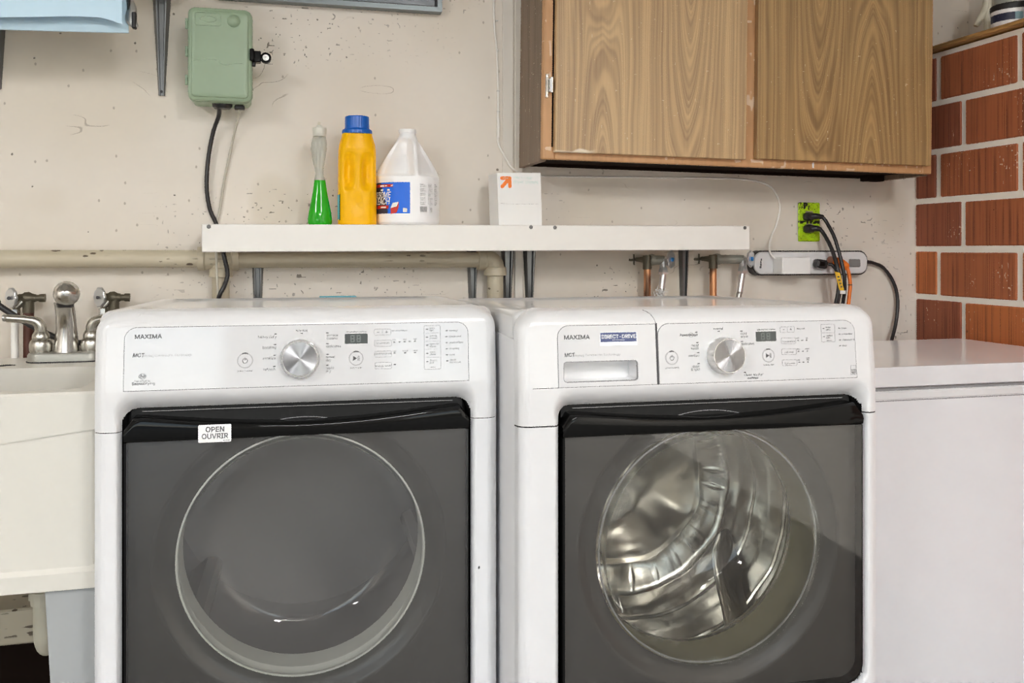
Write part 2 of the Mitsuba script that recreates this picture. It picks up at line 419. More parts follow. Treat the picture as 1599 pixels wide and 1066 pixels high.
# right wall: brick up to the ledge, plaster set back above it
ZL = 1.672
add('wall_right', cat_(bx(XR + .0025, 2.4, -2.0, YB, 0, ZL - .006), bx(XR + .0025, 2.4, YF, -2.0, 0, ZC)), 'mortar', False, 'waist-high wall of red scored bricks with cream mortar right of the freezer', kind='structure')
add('wall_right__plaster', bx(XU, 2.4, -2.0, YB, ZL - .006, ZC), 'plain_paint', False, label='cream plaster set back above the bricks')
CRS, BL, MJ = 0.1443, 0.3045, 0.0170
tones = ['brick_red', 'brick_dark', 'brick_orange']
top = 1.6605
for r in range(12):
    z1 = top - r * CRS - MJ * 0.45
    z0 = z1 - CRS + MJ
    if z0 < 0.0:
        z0 = 0.004
    if z1 < 0.05:
        break
    yj = 2.3176 if r % 2 == 0 else 2.2162
    edges = [YB - .004] + [yj - k * (BL + .0012) for k in range(9)]
    for i in range(len(edges) - 1):
        ya, yb = edges[i + 1] + MJ / 2, edges[i] - (MJ / 2 if i else 0)
        if ya < -0.1:
            break
        j = rng.uniform(-1, 1, 6) * .0016
        b = bx(XR - .0015 + j[0] * .6, XR + .06, ya + j[1], yb + j[2], z0 + j[3], z1 + j[4], .0035)
        w = rng.random()
        tone = {(2, 0): 1, (1, 0): 1, (3, 0): 1, (3, 1): 0, (4, 0): 2, (4, 1): 0, (5, 0): 1, (5, 1): 2, (0, 1): 0, (0, 0): 1, (1, 1): 0, (2, 1): 0}.get((r, i), 0 if w < .5 else (1 if w < .75 else 2))
        add('wall_right__brick', b, tones[tone], False)
add('wall_ledge', cat_(bx(XR - .018, XU - .002, -2.0, YB - .003, ZL, ZL + .013, .002)), 'ledge_wood', False, 'rough brown wooden ledge board capping the brick wall', 'ledge')
add('trim_1', bx(.645, .668, YB - .010, YB - .001, .0, ZC - .01, .002), 'plain_paint', False, 'narrow painted batten over the wall panel joint', kind='structure')
add('trim_2', bx(.612, .6425, YB - .004, YB - .001, 1.2, ZC - .01, .001), 'plain_paint', False, 'flat painted strip beside the wall batten', kind='structure')
# the garage door rolled up under the ceiling: horizontal tracks with panels
for k in range(4):
    add('door_1' if k == 0 else 'door_1__panel', bx(GX0 + .05, GX1 - .05, YF + .25 + k * .55, YF + .25 + k * .55 + .53, 2.24, 2.28, .01), 'card_white', False,
        label='white sectional garage door rolled up under the ceiling' if k == 0 else None, kind='structure' if k == 0 else None)

# ceiling lamps (the room's light)
def ceiling_lamp(key, x, y, rz, w, label):
    P = rot([0, 0, 1], rz)
    P[:3, 3] = [x, y, 0]
    add(f'{key}__housing', xf(bx(-.64, .64, -w - .02, w + .02, ZC - .075, ZC - .004, .01), P), 'lamp_white', False)
    m = xf(bx(-.61, .61, -w, w, ZC - .085, ZC - .0745), P)
    scene[f'{key}__diffuser'] = {**mikit.ply(m, 'lamp_white', False), 'emitter': {'type': 'area', 'radiance': rgb(LAMP, LAMP * .995, LAMP * .985)}}
    tag(key, label, 'ceiling light')
ceiling_lamp('ceiling_light', -2.3, -1.1, 90, .11, 'long white ceiling light on the left half of the garage ceiling')
ceiling_lamp('ceiling_light_001', .95, -1.7, 90, .11, 'long white ceiling light on the right half of the garage ceiling')

ceiling_lamp('ceiling_light_002', .3, -3.4, 0, .11, 'added ceiling light near the front wall, brightening the right-hand wall')  # added lamp, low frontal fill for the dim right-hand wall

# ------------------------------------------------------------------ the two machines (built in their own frame, turned by two degrees)
TURN = rot([0, 0, 1], -2.0)
ZT = 0.98

def rr_sdf(x, z, x0, x1, z0, z1, r):
    """Signed distance (negative inside) of a rounded rectangle."""
    qx = np.abs(x - (x0 + x1) / 2) - (x1 - x0) / 2 + r
    qz = np.abs(z - (z0 + z1) / 2) - (z1 - z0) / 2 + r
    return np.minimum(np.maximum(qx, qz), 0) + np.hypot(np.maximum(qx, 0), np.maximum(qz, 0)) - r

def machine_front(x0, x1, D, dx0, dx1, dz0, dz1, cx, cz, cr, seam, side=.024, holes=()):
    """The one-piece front of a machine as (upper console, lower panel, dark door recess): rolled edges, leaning console face, hollow above the door."""
    def axis(lo, hi, marks, step):
        a = [lo, hi]
        for m, fine, span in marks:
            a += list(m + np.arange(-span, span + fine / 2, fine))
        a += list(np.arange(lo, hi, step))
        a = np.unique(np.round(np.clip(a, lo, hi), 5))
        keep = [a[0]]
        for v in a[1:]:
            if v - keep[-1] > .0007:
                keep.append(v)
        keep[-1] = hi
        return np.array(keep)
    xs = axis(x0, x1, [(x0 + .01, .0025, .03), (x1 - .01, .0025, .03), (dx0, .0016, .026), (dx1, .0016, .026)] + [(h[0], .0016, .014) for h in holes] + [(h[1], .0016, .014) for h in holes], .007)
    zs = axis(.04, ZT, [(ZT - .015, .0025, .03), (dz1, .0016, .032), (dz0, .0018, .02), (seam, .0006, .0014)] + [(h[2], .0016, .014) for h in holes] + [(h[3], .0016, .014) for h in holes], .008)
    X, Z = np.meshgrid(xs, zs)
    hw, xc, rt = (x1 - x0) / 2, (x0 + x1) / 2, .042
    zz = np.clip(Z - (ZT - rt), 0, rt)
    half = hw - (rt - np.sqrt(np.maximum(rt**2 - zz**2, 0)))
    k = half / hw
    Xw = xc + (X - xc) * np.where(np.abs(X - xc) > hw - .06, k, 1 - (1 - k) * (np.abs(X - xc) / (hw - .06))**4 * ((hw - .06) / hw) )
    Xw = np.clip(Xw, xc - half, xc + half)
    Y = np.full_like(X, D)
    Y = Y + .10 * np.maximum(Z - .846, 0)                                       # the console face leans back
    d = np.minimum(Xw - (xc - half), (xc + half) - Xw)
    q = np.clip(side - d, 0, side)
    Y = Y + side - np.sqrt(np.maximum(side**2 - q**2, 0))
    R = .030
    q = np.clip(Z - (ZT - R), 0, R)
    Y = Y + R - np.sqrt(np.maximum(R**2 - q**2, 0))
    # hollow round the door: wide above it, narrow at its sides
    sd = rr_sdf(X, Z, dx0, dx1, dz0, dz1, .022)
    ex = np.maximum(np.maximum(dx0 + .022 - X, X - dx1 + -.022 + .044 - .022), 0)
    ex = np.maximum(np.maximum((dx0 + .022) - X, X - (dx1 - .022)), 0)
    ez = np.maximum(np.maximum(Z - (dz1 - .022), (dz0 + .022) - Z), 0)
    ang = np.where(Z > dz1 - .022, ez / np.maximum(np.hypot(ex, ez), 1e-9), 0)
    wid = .010 + (.036 - .010) * ang**1.5
    dep = .014 + (.030 - .014) * ang**1.5
    u = np.clip(1 - sd / wid, 0, 1)
    Y = Y + np.where(sd > 0, dep * u**2, 0)
    Y = np.where(sd <= 0, D + .062, Y)
    for h in holes:                                                           # sunk grips
        hs = rr_sdf(X, Z, *h[:4], h[4])
        Y = np.where(hs <= 0, Y + h[5], Y)
    n = len(xs)
    v = np.stack([Xw, Y, Z], -1).reshape(-1, 3)
    i, j = np.meshgrid(np.arange(len(zs) - 1), np.arange(n - 1), indexing='ij')
    a = (i * n + j).ravel()
    quads = np.stack([a, a + 1, a + n + 1, a + n], 1)
    c = v[quads].mean(1)
    sdq = sd.reshape(-1)[quads]
    recess = (sdq <= 0).any(1) & (sdq > -.012).any(1) & (sdq < .004).all(1)
    inner = (sdq <= 0).all(1)
    hole = np.hypot(c[:, 0] - cx, c[:, 2] - cz) < cr
    dark = (inner | recess) & ~hole & ((sdq > -.03).any(1))
    rest = ~(inner | recess)
    gap = np.abs(c[:, 2] - seam) < .0009
    def sub(mask):
        q = quads[mask]
        m = trimesh.Trimesh(v, np.vstack([q[:, [0, 1, 2]], q[:, [0, 2, 3]]]), process=False)
        m.remove_unreferenced_vertices()
        return m
    return sub(rest & ~gap & (c[:, 2] > seam)), sub(rest & ~gap & (c[:, 2] < seam)), sub(dark), sub(rest & gap)

def shear(m, D):
    """Lays a mesh built on the plane y = D onto the leaning console face."""
    m = m.copy()
    v = np.array(m.vertices)
    v[:, 1] += .10 * np.maximum(v[:, 2] - .846, 0)
    m.vertices = v
    return m

def dial(face_r, out_r, h):
    base = lathe([(0, 0), (out_r, 0), (out_r, .003), (out_r * .985, h * .55), (face_r * 1.06, h * .93), (face_r * 1.03, h), (face_r, h), (face_r * .985, h - .0008), (0, h - .0008)], 'y', segs=64)
    a = np.linspace(0, 2 * np.pi, 97)
    rr = np.array([.0006, face_r * .25, face_r * .5, face_r * .75, face_r * .985])
    v = np.array([[r * np.cos(t), -h - .0002, r * np.sin(t)] for r in rr for t in a])
    uv = np.array([[t / (2 * np.pi), r / face_r] for r in rr for t in a])
    f = []
    for i in range(len(rr) - 1):
        for j in range(96):
            p = i * 97 + j
            f += [[p, p + 98, p + 1], [p, p + 97, p + 98]]
    return base, trimesh.Trimesh(v, f, process=False), uv

def seven(x, z, h, segs='abcdefg'):
    """One seven-segment digit on a plane facing -y."""
    w, t = h * .5, h * .09
    sg = {'a': (0, h, w, 0), 'g': (0, h / 2, w, 0), 'd': (0, 0, w, 0), 'f': (0, h / 2, 0, h / 2), 'b': (w, h / 2, 0, h / 2), 'e': (0, 0, 0, h / 2), 'c': (w, 0, 0, h / 2)}
    ps = []
    for s in segs:
        a, b, dx, dz = sg[s]
        ps.append(LineString([(x + a + .12 * dx, z + b + .12 * dz), (x + a + .88 * dx, z + b + .88 * dz)]).buffer(t, cap_style=3))
    return ps

class Panel:
    """Collects the flat print of a control panel."""
    def __init__(self, D, y):
        self.D, self.y, self.dark, self.pale, self.line = D, y, [], [], []
    def t(self, s, x, z, h, align='l', pale=False, **k):
        (self.pale if pale else self.dark).append(text(s, h, x, z, self.y, align, **k))
    def dash(self, x, z, w=.0042, h=.0017):
        self.dark.append(prism(sbox(x - w / 2, z - h / 2, x + w / 2, z + h / 2), self.y - .0004, self.y))
    def frame(self, x0, x1, z0, z1, r=.0015, w=.0006):
        p = rpoly(x0, x1, z0, z1, r, 4)
        self.line.append(prism(p.buffer(w / 2).difference(p.buffer(-w / 2)), self.y - .0004, self.y))
    def bar(self, x0, z0, x1, z1, w=.0005):
        self.line.append(prism(LineString([(x0, z0), (x1, z1)]).buffer(w / 2, cap_style=2), self.y - .0004, self.y))

def machine(key, x0, x1, D, depth, doorx, doorz0, dz1, dcx, dcz, seam, top_slope, holes=()):
    """The parts both machines share: shell, top, front, door recess."""
    put = lambda k, m, mat, smooth=30, **kw: add(f'{key}__{k}', xf(m, TURN), mat, smooth, **kw)
    up, low, rec, gap = machine_front(x0, x1, D, doorx[0] - .004, doorx[1] + .004, doorz0 - .004, dz1, dcx, dcz, .228, seam, holes=holes)
    put('front_panel', low, 'enamel', 40)
    put('console', up, 'white_plastic', 40)
    put('door_recess', rec, 'recess_black', 25)
    for g in gap.split(only_watertight=False):
        put('console_seam', xf(g, trimesh.transformations.translation_matrix([0, .0012, 0])), 'seam', False)
    yb = D + depth
    shell = man(bx(x0 + .001, x1 - .001, D + .028, yb, .03, ZT - .052)) - man(bx(x0 + .006, x1 - .006, D - .1, yb - .02, .05, ZT - .06))
    put('body', tm(shell), 'enamel', False)
    # feet
    for sx in (x0 + .06, x1 - .06):
        for sy in (D + .09, yb - .07):
            put('foot', cyl([sx, sy, 0], [sx, sy, .045], .022), 'rubber_black')
    # top: folded sheet with a shallow field, falling slightly to the rear
    r = .018
    prof = rpoly(x0 + .0015, x1 - .0015, ZT - .052, ZT - .0015, r, 6)
    outer = sbox(x0 + .002, D + .024, x1 - .002, yb)
    rings = []
    zt = ZT - .0022
    for inset, dz in ((0, -.049), (0, -.016), (.004, -.006), (.012, -.0015), (.022, 0), (.050, 0), (.058, -.004), (.064, -.0045)):
        p = rpoly(x0 + .002 + inset, x1 - .002 - inset, D + .0385 + min(inset, .02) * .3, yb - inset, .02, 6)
        c = np.array(p.exterior.coords)[:-1]
        zz = np.where(True, zt + dz - top_slope * np.clip((c[:, 1] - D - .05) / depth, 0, 1), 0)
        rings.append(np.column_stack([c, zz]))
    put('top_panel', loft(rings), 'dimmed_top_enamel', 35)
    return put

def smoked_door(put, D, doorx, doorz0, cx, cz, band_z, corner, sag, flip=False, white_ring=True):
    a, b = doorx
    top = .8035
    xs = np.linspace(a, b, 41)
    t = (xs - (a + b) / 2) / ((b - a) / 2)
    zt = top - sag * (1 - t**2) ** 1.3
    rc = .022
    dxe = np.minimum(xs - a, b - xs)
    zt = zt - np.where(dxe < rc, rc - np.sqrt(np.maximum(rc**2 - (rc - dxe)**2, 0)), 0)
    # glossy black band along the door's top, its upper edge sagging
    rows = []
    for f, y in ((0, D + .030), (0, D + .0015), (.03, D - .001), (.55, D - .004), (.88, D - .001), (1, D + .006), (1, D + .040)):
        rows.append(np.column_stack([xs, np.full_like(xs, y), band_z + f * (zt - band_z)]))
    n = len(xs)
    v = np.vstack(rows)
    F = []
    for i in range(len(rows) - 1):
        for j in range(n - 1):
            p = i * n + j
            F += [[p, p + 1, p + n + 1], [p, p + n + 1, p + n]]
    band = trimesh.Trimesh(v, F, process=False)
    put('door', band, 'black_gloss', 40)
    # slot behind the band's upper edge, where the hand pulls
    xi = np.linspace(a + .025, b - .025, 31)
    put('door__pull_lip', tube(np.column_stack([xi, np.full_like(xi, D + .027), np.full_like(xi, .8075)]), .0009, 6, smooth=False), 'grey_trim')
    put('door__pull_slot', prism(rpoly(a + .006, b - .006, .7625, .8150, .012, 6), D + .034, D + .036), 'recess_black', False)
    put('door__pull_arc', prism(ring_poly(cx, cz, .2400, .2410, 48).intersection(sbox(a, .766, b, 1)), D + .0325, D + .034), 'line_grey', False)
    # smoked outer sheet with narrow dark edge strips
    sheet = rpoly(a + .004, b - .0015, doorz0 + .0, band_z + .03, corner, 10).intersection(sbox(a, doorz0, b, band_z - .0008))
    v2, f2 = trimesh.creation.triangulate_polygon(sheet, engine='earcut')
    m = trimesh.Trimesh(np.column_stack([v2[:, 0], np.full(len(v2), D - .0008), v2[:, 1]]), f2, process=False)
    put('door__smoked_sheet', m, 'smoked', False)
    edge = rpoly(a, b, doorz0 - .002, band_z + .03, corner, 10).intersection(sbox(a - 1, -1, b + 1, band_z - .0008))
    put('door__edge_strip', prism(edge.difference(rpoly(a + .004, b - .0025, doorz0 + .002, band_z + .2, corner, 10)), D - .0004, D + .03), 'black_gloss', False)
    # liner plate behind the sheet, with a conical well round the glass
    plate = sheet.difference(Point(cx, cz).buffer(.2535, quad_segs=32))
    v2, f2 = trimesh.creation.triangulate_polygon(plate, engine='earcut')
    liner = trimesh.Trimesh(np.column_stack([v2[:, 0], np.full(len(v2), D + .020), v2[:, 1]]), f2, process=False)
    cone = lathe([(.2540, -.020), (.250, -.0203), (.245, -.0218), (.238, -.0255), (.230, -.0288), (.220, -.0308), (.2135, -.031)], 'y', (cx, D, cz), 72)
    cone = trimesh.intersections.slice_mesh_plane(trimesh.intersections.slice_mesh_plane(trimesh.intersections.slice_mesh_plane(cone, [0, 0, -1], [0, 0, band_z - .002]), [1, 0, 0], [a + .004, 0, 0]), [-1, 0, 0], [b - .004, 0, 0])
    put('door__liner', cat_(liner, cone), 'door_liner', 30)

# ---- dryer
K, DD, dx0, dx1 = 'clothes_dryer', 1.635, -.339, .347
DOORX = (-.2895, .2915)
tag(K, 'white front-loading dryer with OPEN OUVRIR sticker on its smoked door, beside the sink', 'dryer')
put = machine(K, dx0, dx1, DD, .66, DOORX, .20, .812, .002, .5465, .778, .012)
smoked_door(put, DD, DOORX, .20, .002, .5465, .7608, .03, .020)
G = (0.002, DD, .5465)
put('door__glass_bowl', lathe([(.206, -.026), (.2035, -.030), (.199, -.050), (.190, -.085), (.181, -.112), (.173, -.126), (.162, -.135), (.148, -.139), (.075, -.141), (0, -.1415)], 'y', G, 72), 'bowl_glass', 60)
put('door__glass_rim', lathe([(.2125, -.029), (.2125, -.012), (.2095, -.009), (.2065, -.012), (.2065, -.029)], 'y', G, 80), 'bowl_glass', 40)
put('door__rim_line', lathe([(.2140, -.0285), (.2140, -.0255), (.2105, -.0255), (.2105, -.0285)], 'y', G, 80), 'bulkhead', 40)
put('bulkhead', lathe([(.262, -.060), (.222, -.058), (.214, -.066), (.212, -.115), (.222, -.122), (.300, -.124)], 'y', G, 72), 'bulkhead', 40)
put('drum', lathe([(.300, -.124), (.310, -.140), (.310, -.54), (.290, -.575), (.12, -.585), (0, -.585)], 'y', G, 64), 'drum_white', 40)
for a in (90, 210, 330):
    fin = xf(bx(-.022, .022, DD + .17, DD + .52, .31 - .075, .308, .015), trimesh.transformations.translation_matrix([0, 0, 0]))
    fin = xf(fin, rot([0, 1, 0], a + 20))
    put('drum__baffle', xf(fin, trimesh.transformations.translation_matrix([G[0], 0, G[2]])), 'drum_white', 30)
# sticker
st = rpoly(-.1711, -.1177, .7565, .7862, .002, 4)
put('door__sticker', prism(st, DD - .0056, DD - .0040), 'print_white', False)
put('door__sticker_print', cat_(text('OPEN', .0083, -.1444, .7742, DD - .0056, 'c', bold=True), text('OUVRIR', .0083, -.1444, .7628, DD - .0056, 'c', bold=True, squeeze=.97), *[prism(sbox(-.1310 + k * .0024, .7583, -.1294 + k * .0024, .7596), DD - .0060, DD - .0056) for k in range(5)]), 'print_grey', False)

# control panel
def panel_plate(put, D, x0, x1, z0, z1, r, key='control_panel'):
    p = sbox(x0, z0, x1, z1 - r).union(rpoly(x0, x1, z1 - 2 * r, z1, r, 8))
    put(key, shear(prism(p, D - .0016, D + .004), D), 'panel_gloss', False)
    put(key + '__outline', shear(prism(p.buffer(.0011, join_style=2).difference(p), D - .0010, D + .004), D), 'line_grey', False)

panel_plate(put, DD, -.2890, .2912, .8470, .9505, .020)
Y0 = DD - .0016
P = Panel(DD, Y0)
P.t('MAXIMA', -.2741, .9326, .0066, squeeze=1.12, bold=True)
P.t('MCT', -.2765, .9022, .0062, bold=True, slant=.15, squeeze=.95)
P.t('Maytag Commercial Technology', -.2612, .9022, .0038, pale=True, squeeze=1.0)
P.dark.append(prism(affinity.scale(ring_poly(-.2601, .8702, .0045, .0053), 1.15, .8), Y0 - .0004, Y0))
P.t('he', -.2601, .8680, .0050, 'c', slant=.25, bold=True)
P.t('high efficiency', -.2601, .8615, .0026, 'c')
P.t('Sensor', -.2769, .8562, .0044, bold=True)
P.t('Drying', -.2588, .8562, .0044)
P.t('power / cancel', -.0957, .8735, .0026, 'c')
for s, x, z in (('heavy duty', -.0436, .9293), ('bedding', -.0444, .9111), ('sanitize', -.0449, .8930), ('refresh', -.0454, .8740)):
    P.t(s, x, z, .0044, 'r')
    P.dash(x - .0018, z + .0068)
P.t('normal', -.0011, .9390, .0044, 'c'); P.dash(-.0013, .9362)
for s, x, z in (('wrinkle', .0409, .9300), ('control', .0409, .9245), ('delicates', .0403, .9108), ('timed', .0398, .8925), ('dry', .0398, .8870), ('rapid', .0393, .8738), ('dry', .0393, .8682)):
    P.t(s, x, z, .0043)
for z in (.9360, .9176, .8990, .8804):
    P.dash(.0424, z)
P.t('estimated time remaining', .0920, .9362, .0022, 'c')
P.t('hold to start', .0918, .8733, .0026, 'c')
P.t('timed dry minutes', .1545, .9366, .0024)
P.t('temperature', .1385, .9152, .0030, 'c'); P.t('dryness level', .1388, .8965, .0034, 'c'); P.t('energy saver', .1391, .8752, .0034, 'c')
for k, s in enumerate(('low', '', 'med', '', 'high')):
    P.dash(.1589 + k * .0091, .9176 + k * .0002, .0036)
    if s: P.t(s, .1589 + k * .0091, .9213, .0023, 'c')
for x, s in ((.1589, 'less'), (.1776, 'normal'), (.1955, 'more')):
    P.dash(x, .8985, .0036); P.t(s, x, .9010, .0023, 'c')
P.dash(.1592, .8786, .0036)
for z, ss in ((.9392, ('drum', 'light')), (.9252, ('wrinkle', 'prevent')), (.9110, ('damp dry', 'signal')), (.8965, ('cycle', 'signal')), (.8820, ('control', 'lock'))):
    P.dash(.2172, z, .0034)
    for q, s in enumerate(ss):
        P.t(s, .2214, z + .0008 - q * .0042, .0029)
P.t('hold 3 sec', .2214, .8712, .0016)
P.frame(.2118, .2412, .8684, .9455, .002)
for z in (.9322, .9181, .9038, .8896):
    P.bar(.2145, z, .2390, z)
for k, s in enumerate(('sensing', 'check vent', 'good airflow', 'steaming', 'done')):
    P.dash(.2524, .9361 - k * .01075, .0036); P.t(s, .2568, .9349 - k * .01075, .0031)
P.dash(.2531, .8823, .0036); P.t('check', .2575, .8826, .0030); P.t('lint screen', .2575, .8785, .0030)
for q in ((.1232, .1527, .9305, .9408), (.1232, .1538, .9109, .9215), (.1238, .1538, .8922, .9025), (.1243, .1538, .8716, .8826)):
    P.frame(*q, r=.002)
P.bar(.1378, .9305, .1378, .9408)
P.dark += [prism(sbox(.1285, .9352, .1325, .9361), Y0 - .0004, Y0), prism(sbox(.1427, .9352, .1473, .9361).union(sbox(.14455, .9334, .14545, .9379)), Y0 - .0004, Y0)]

def symbol_power(x, z, s):
    arc = ring_poly(x, z, s * .78, s).difference(Polygon([(x, z), (x - s * .6, z + 2 * s), (x + s * .6, z + 2 * s)]))
    return arc.union(sbox(x - s * .11, z + .15 * s, x + s * .11, z + 1.15 * s))

def symbol_play(x, z, s):
    return unary_union([Polygon([(x - s, z - s * .75), (x - s, z + s * .75), (x + .25 * s, z)]), sbox(x + .42 * s, z - .75 * s, x + .58 * s, z + .75 * s), sbox(x + .82 * s, z - .75 * s, x + .98 * s, z + .75 * s)])

def round_button(put, D, x, z, r, sym):
    y = D - .0016
    put('control_panel__button', shear(prism(Point(x, z).buffer(r * .84, quad_segs=16), y - .0010, y + .001), D), 'panel_gloss', False)
    put('control_panel__button_ring', shear(cat_(prism(ring_poly(x, z, r * .84, r), y - .0007, y + .001)), D), 'print_pale', False)
    wedge = ring_poly(x, z, r * .82, r * 1.01).intersection(Polygon([(x, z), (x - r * .75, z + 2 * r), (x + r * .75, z + 2 * r)]))
    put('control_panel__button_mark', shear(cat_(prism(wedge, y - .0009, y), prism(sym, y - .0014, y - .0009)), D), 'print_grey', False)

def finish_panel(put, P, D):
    put('control_panel__lettering', shear(cat_(*P.dark), D), 'print_grey', False, kind='stuff')
    if P.pale:
        put('control_panel__pale_lettering', shear(cat_(*P.pale), D), 'print_pale', False, kind='stuff')
    for m in P.line:
        put('control_panel__printed_frame', shear(m, D), 'line_grey', False)

def display(put, D, x0, x1, z0, z1):
    y = D - .0016
    put('control_panel__display', shear(prism(rpoly(x0, x1, z0, z1, .001, 4), y - .0006, y), D), 'lcd', False)
    h = (z1 - z0) * .62
    ps = seven(x0 + (x1 - x0) * .27, z0 + (z1 - z0) * .2, h) + seven(x0 + (x1 - x0) * .54, z0 + (z1 - z0) * .2, h)
    put('control_panel__display_digits', shear(prism(unary_union(ps), y - .0009, y - .0006), D), 'lcd_digit', False)

def knob(put, D, x, z, face, out, h=.024):
    y = D - .0016 + .10 * (z - .846)
    base, disc, uv = dial(face, out, h)
    M = trimesh.transformations.translation_matrix([x, y, z]) @ rot([1, 0, 0], -5.7)
    put('knob', xf(base, M), 'chrome', 30)
    put('knob__face', xf(disc, M), 'spun', False, uv=uv)

for q in ((.1236, .1374, .9308, .9404), (.1382, .1523, .9308, .9404), (.1236, .1534, .9112, .9211), (.1242, .1534, .8925, .9021), (.1247, .1534, .8719, .8822)):
    put('control_panel__button', shear(prism(rpoly(*q, .0017, 4), Y0 - .0003, Y0 + .001), DD), 'panel_gloss', False)
round_button(put, DD, -.0957, .8921, .0133, symbol_power(-.0957, .8917, .0045))
round_button(put, DD, .0918, .8911, .0128, symbol_play(.0920, .8911, .0056))
finish_panel(put, P, DD)
display(put, DD, .0723, .1119, .9165, .9338)
knob(put, DD, -.0041, .8927, .0285, .0335)
# chip of missing paint on the front
put('front_panel__paint_chip', prism(affinity.scale(Point(.3105, .5085).buffer(.0018), 1, 1.5), DD - .0003, DD), 'seam', False)

# ---- washer
K, WD, wx0, wx1 = 'washing_machine', 1.505, .3520, 1.0385
DOORW = (.4300, 1.0005)
WG = (.7120, WD, .553)
tag(K, 'white front-loading washer with DIRECT-DRIVE badge and steel drum, beside the freezer', 'washing machine')
put = machine(K, wx0, wx1, WD, .70, DOORW, .292, .812, WG[0], WG[2], .783, .014, holes=((.4323, .5655, .8560, .8905, .006, .042),))
smoked_door(put, WD, DOORW, .292, WG[0], WG[2], .7625, .035, .018)
put('door__glass_bowl', lathe([(.201, -.024), (.1985, -.030), (.192, -.060), (.180, -.105), (.160, -.150), (.132, -.170), (.080, -.182), (0, -.186)], 'y', WG, 72), 'bowl_glass', 60)
put('door__glass_rim', lathe([(.2085, -.029), (.2085, -.012), (.2055, -.008), (.2020, -.012), (.2020, -.029)], 'y', WG, 80), 'bowl_glass', 40)
put('door__rim_line', lathe([(.2105, -.0285), (.2105, -.0262), (.2075, -.0262), (.2075, -.0285)], 'y', WG, 80), 'print_pale', 40)
put('gasket', lathe([(.275, -.060), (.232, -.058), (.220, -.072), (.214, -.10), (.205, -.118), (.212, -.135), (.236, -.142), (.285, -.150)], 'y', WG, 72), 'gasket', 40)
drum = lathe([(.240, -.150), (.262, -.158), (.268, -.172), (.268, -.235), (.262, -.240), (.262, -.30), (.268, -.305), (.268, -.37), (.262, -.375), (.262, -.43), (.250, -.47), (.19, -.485), (.17, -.475), (.07, -.462), (0, -.460)], 'y', WG, 72)
v = np.array(drum.subdivide().subdivide().vertices)
drum = drum.subdivide().subdivide()
w = meshkit.fbm(v * 14 + 3, 2) - .5
rad = v - np.array([WG[0], 0, WG[2]]); rad[:, 1] = 0
rl = np.linalg.norm(rad, axis=1, keepdims=True)
v -= rad / np.maximum(rl, 1e-6) * (w[:, None] * .011) * np.clip(rl / .1, 0, 1)
v[:, 1] += np.where(rl[:, 0] < .22, (meshkit.fbm(v * 11 + 9, 2) - .5) * .030, 0)
put('drum', trimesh.Trimesh(v, drum.faces, process=False), 'steel', 60)
put('drum__lip_highlight_ring', lathe([(.2045, -.117), (.2075, -.113), (.2105, -.117), (.2075, -.121), (.2045, -.117)], 'y', WG, 80), 'steel', 60)  # added steel ring standing in for the highlight on the gasket lip
for a in (75, 195, 315):
    rr = []
    for s in np.linspace(0, 1, 9):
        h = .055 * math.sin(math.pi * min(max(s, .04), .96)) ** .5
        y = WD + .19 + .25 * s
        w = .028
        tw = (s - .5) * .5
        ring = []
        for t in np.linspace(0, 2 * np.pi, 16, endpoint=False):
            px, pz = w * math.cos(t), .262 - max(0, math.sin(t)) * h + (.01 if math.sin(t) < 0 else 0)
            ca, sa = math.cos(math.radians(a) + tw), math.sin(math.radians(a) + tw)
            ring.append([WG[0] + pz * ca - px * sa, y, WG[2] + pz * sa + px * ca])
        rr.append(ring)
    put('drum__baffle', loft(rr), 'steel', 50)

put('console__drawer_seam', prism(sbox(.378, .8468, .4235, .8477), WD - .0003, WD + .003), 'seam', False)
zz_ = np.array([.9525, .958, .9635, .9685, .9725, .9755])
xx_ = np.array([.6018, .6005, .5980, .5945, .5895, .5830])
q_ = np.clip(zz_ - (ZT - .030), 0, .030)
put('dispenser_drawer__top_gap', tube(np.column_stack([xx_, WD + .10 * (zz_ - .846) + .030 - np.sqrt(.030**2 - q_**2) - .0001, zz_]), .0006, 6), 'line_grey')
panel_plate(put, WD, .6050, .9880, .8485, .9515, .020)
# dispenser drawer: its own front with a sunk grip
zz = .8485
pl = sbox(.4235, zz, .5995, .930).union(rpoly(.4235, .70, .91, .9512, .020, 8).intersection(sbox(.42, .9, .5995, .96)))
pl = pl.difference(rpoly(.4318, .5660, .8555, .8910, .0065, 6))
put('dispenser_drawer', shear(prism(pl, WD - .0016, WD + .004), WD), 'panel_gloss', False)
put('dispenser_drawer__outline', shear(prism(pl.buffer(.0011, join_style=2).difference(pl), WD - .0010, WD + .004), WD), 'line_grey', False)
put('dispenser_drawer__side_gap', shear(prism(sbox(.6008, zz - .001, .6036, .9530), WD - .0012, WD + .004), WD), 'seam', False)
Yw = WD - .0016
P = Panel(WD, Yw)
P.t('MAXIMA', .4335, .9286, .0068, squeeze=1.16, bold=True)
P.t('MCT', .4340, .8992, .0062, bold=True, squeeze=.95)
P.t('Maytag Commercial Technology', .4500, .8992, .0040, pale=True)
put('dispenser_drawer__lettering', shear(cat_(*P.dark), WD), 'print_grey', False, kind='stuff')
put('dispenser_drawer__pale_lettering', shear(cat_(*P.pale), WD), 'print_pale', False, kind='stuff')
put('dispenser_drawer__badge', shear(prism(rpoly(.4983, .5655, .9165, .9394, .0012, 3), Yw - .0009, Yw), WD), 'badge_silver', False)
put('dispenser_drawer__badge_field', shear(prism(sbox(.4991, .9228, .5640, .9387), Yw - .0012, Yw - .0009), WD), 'badge_blue', False)
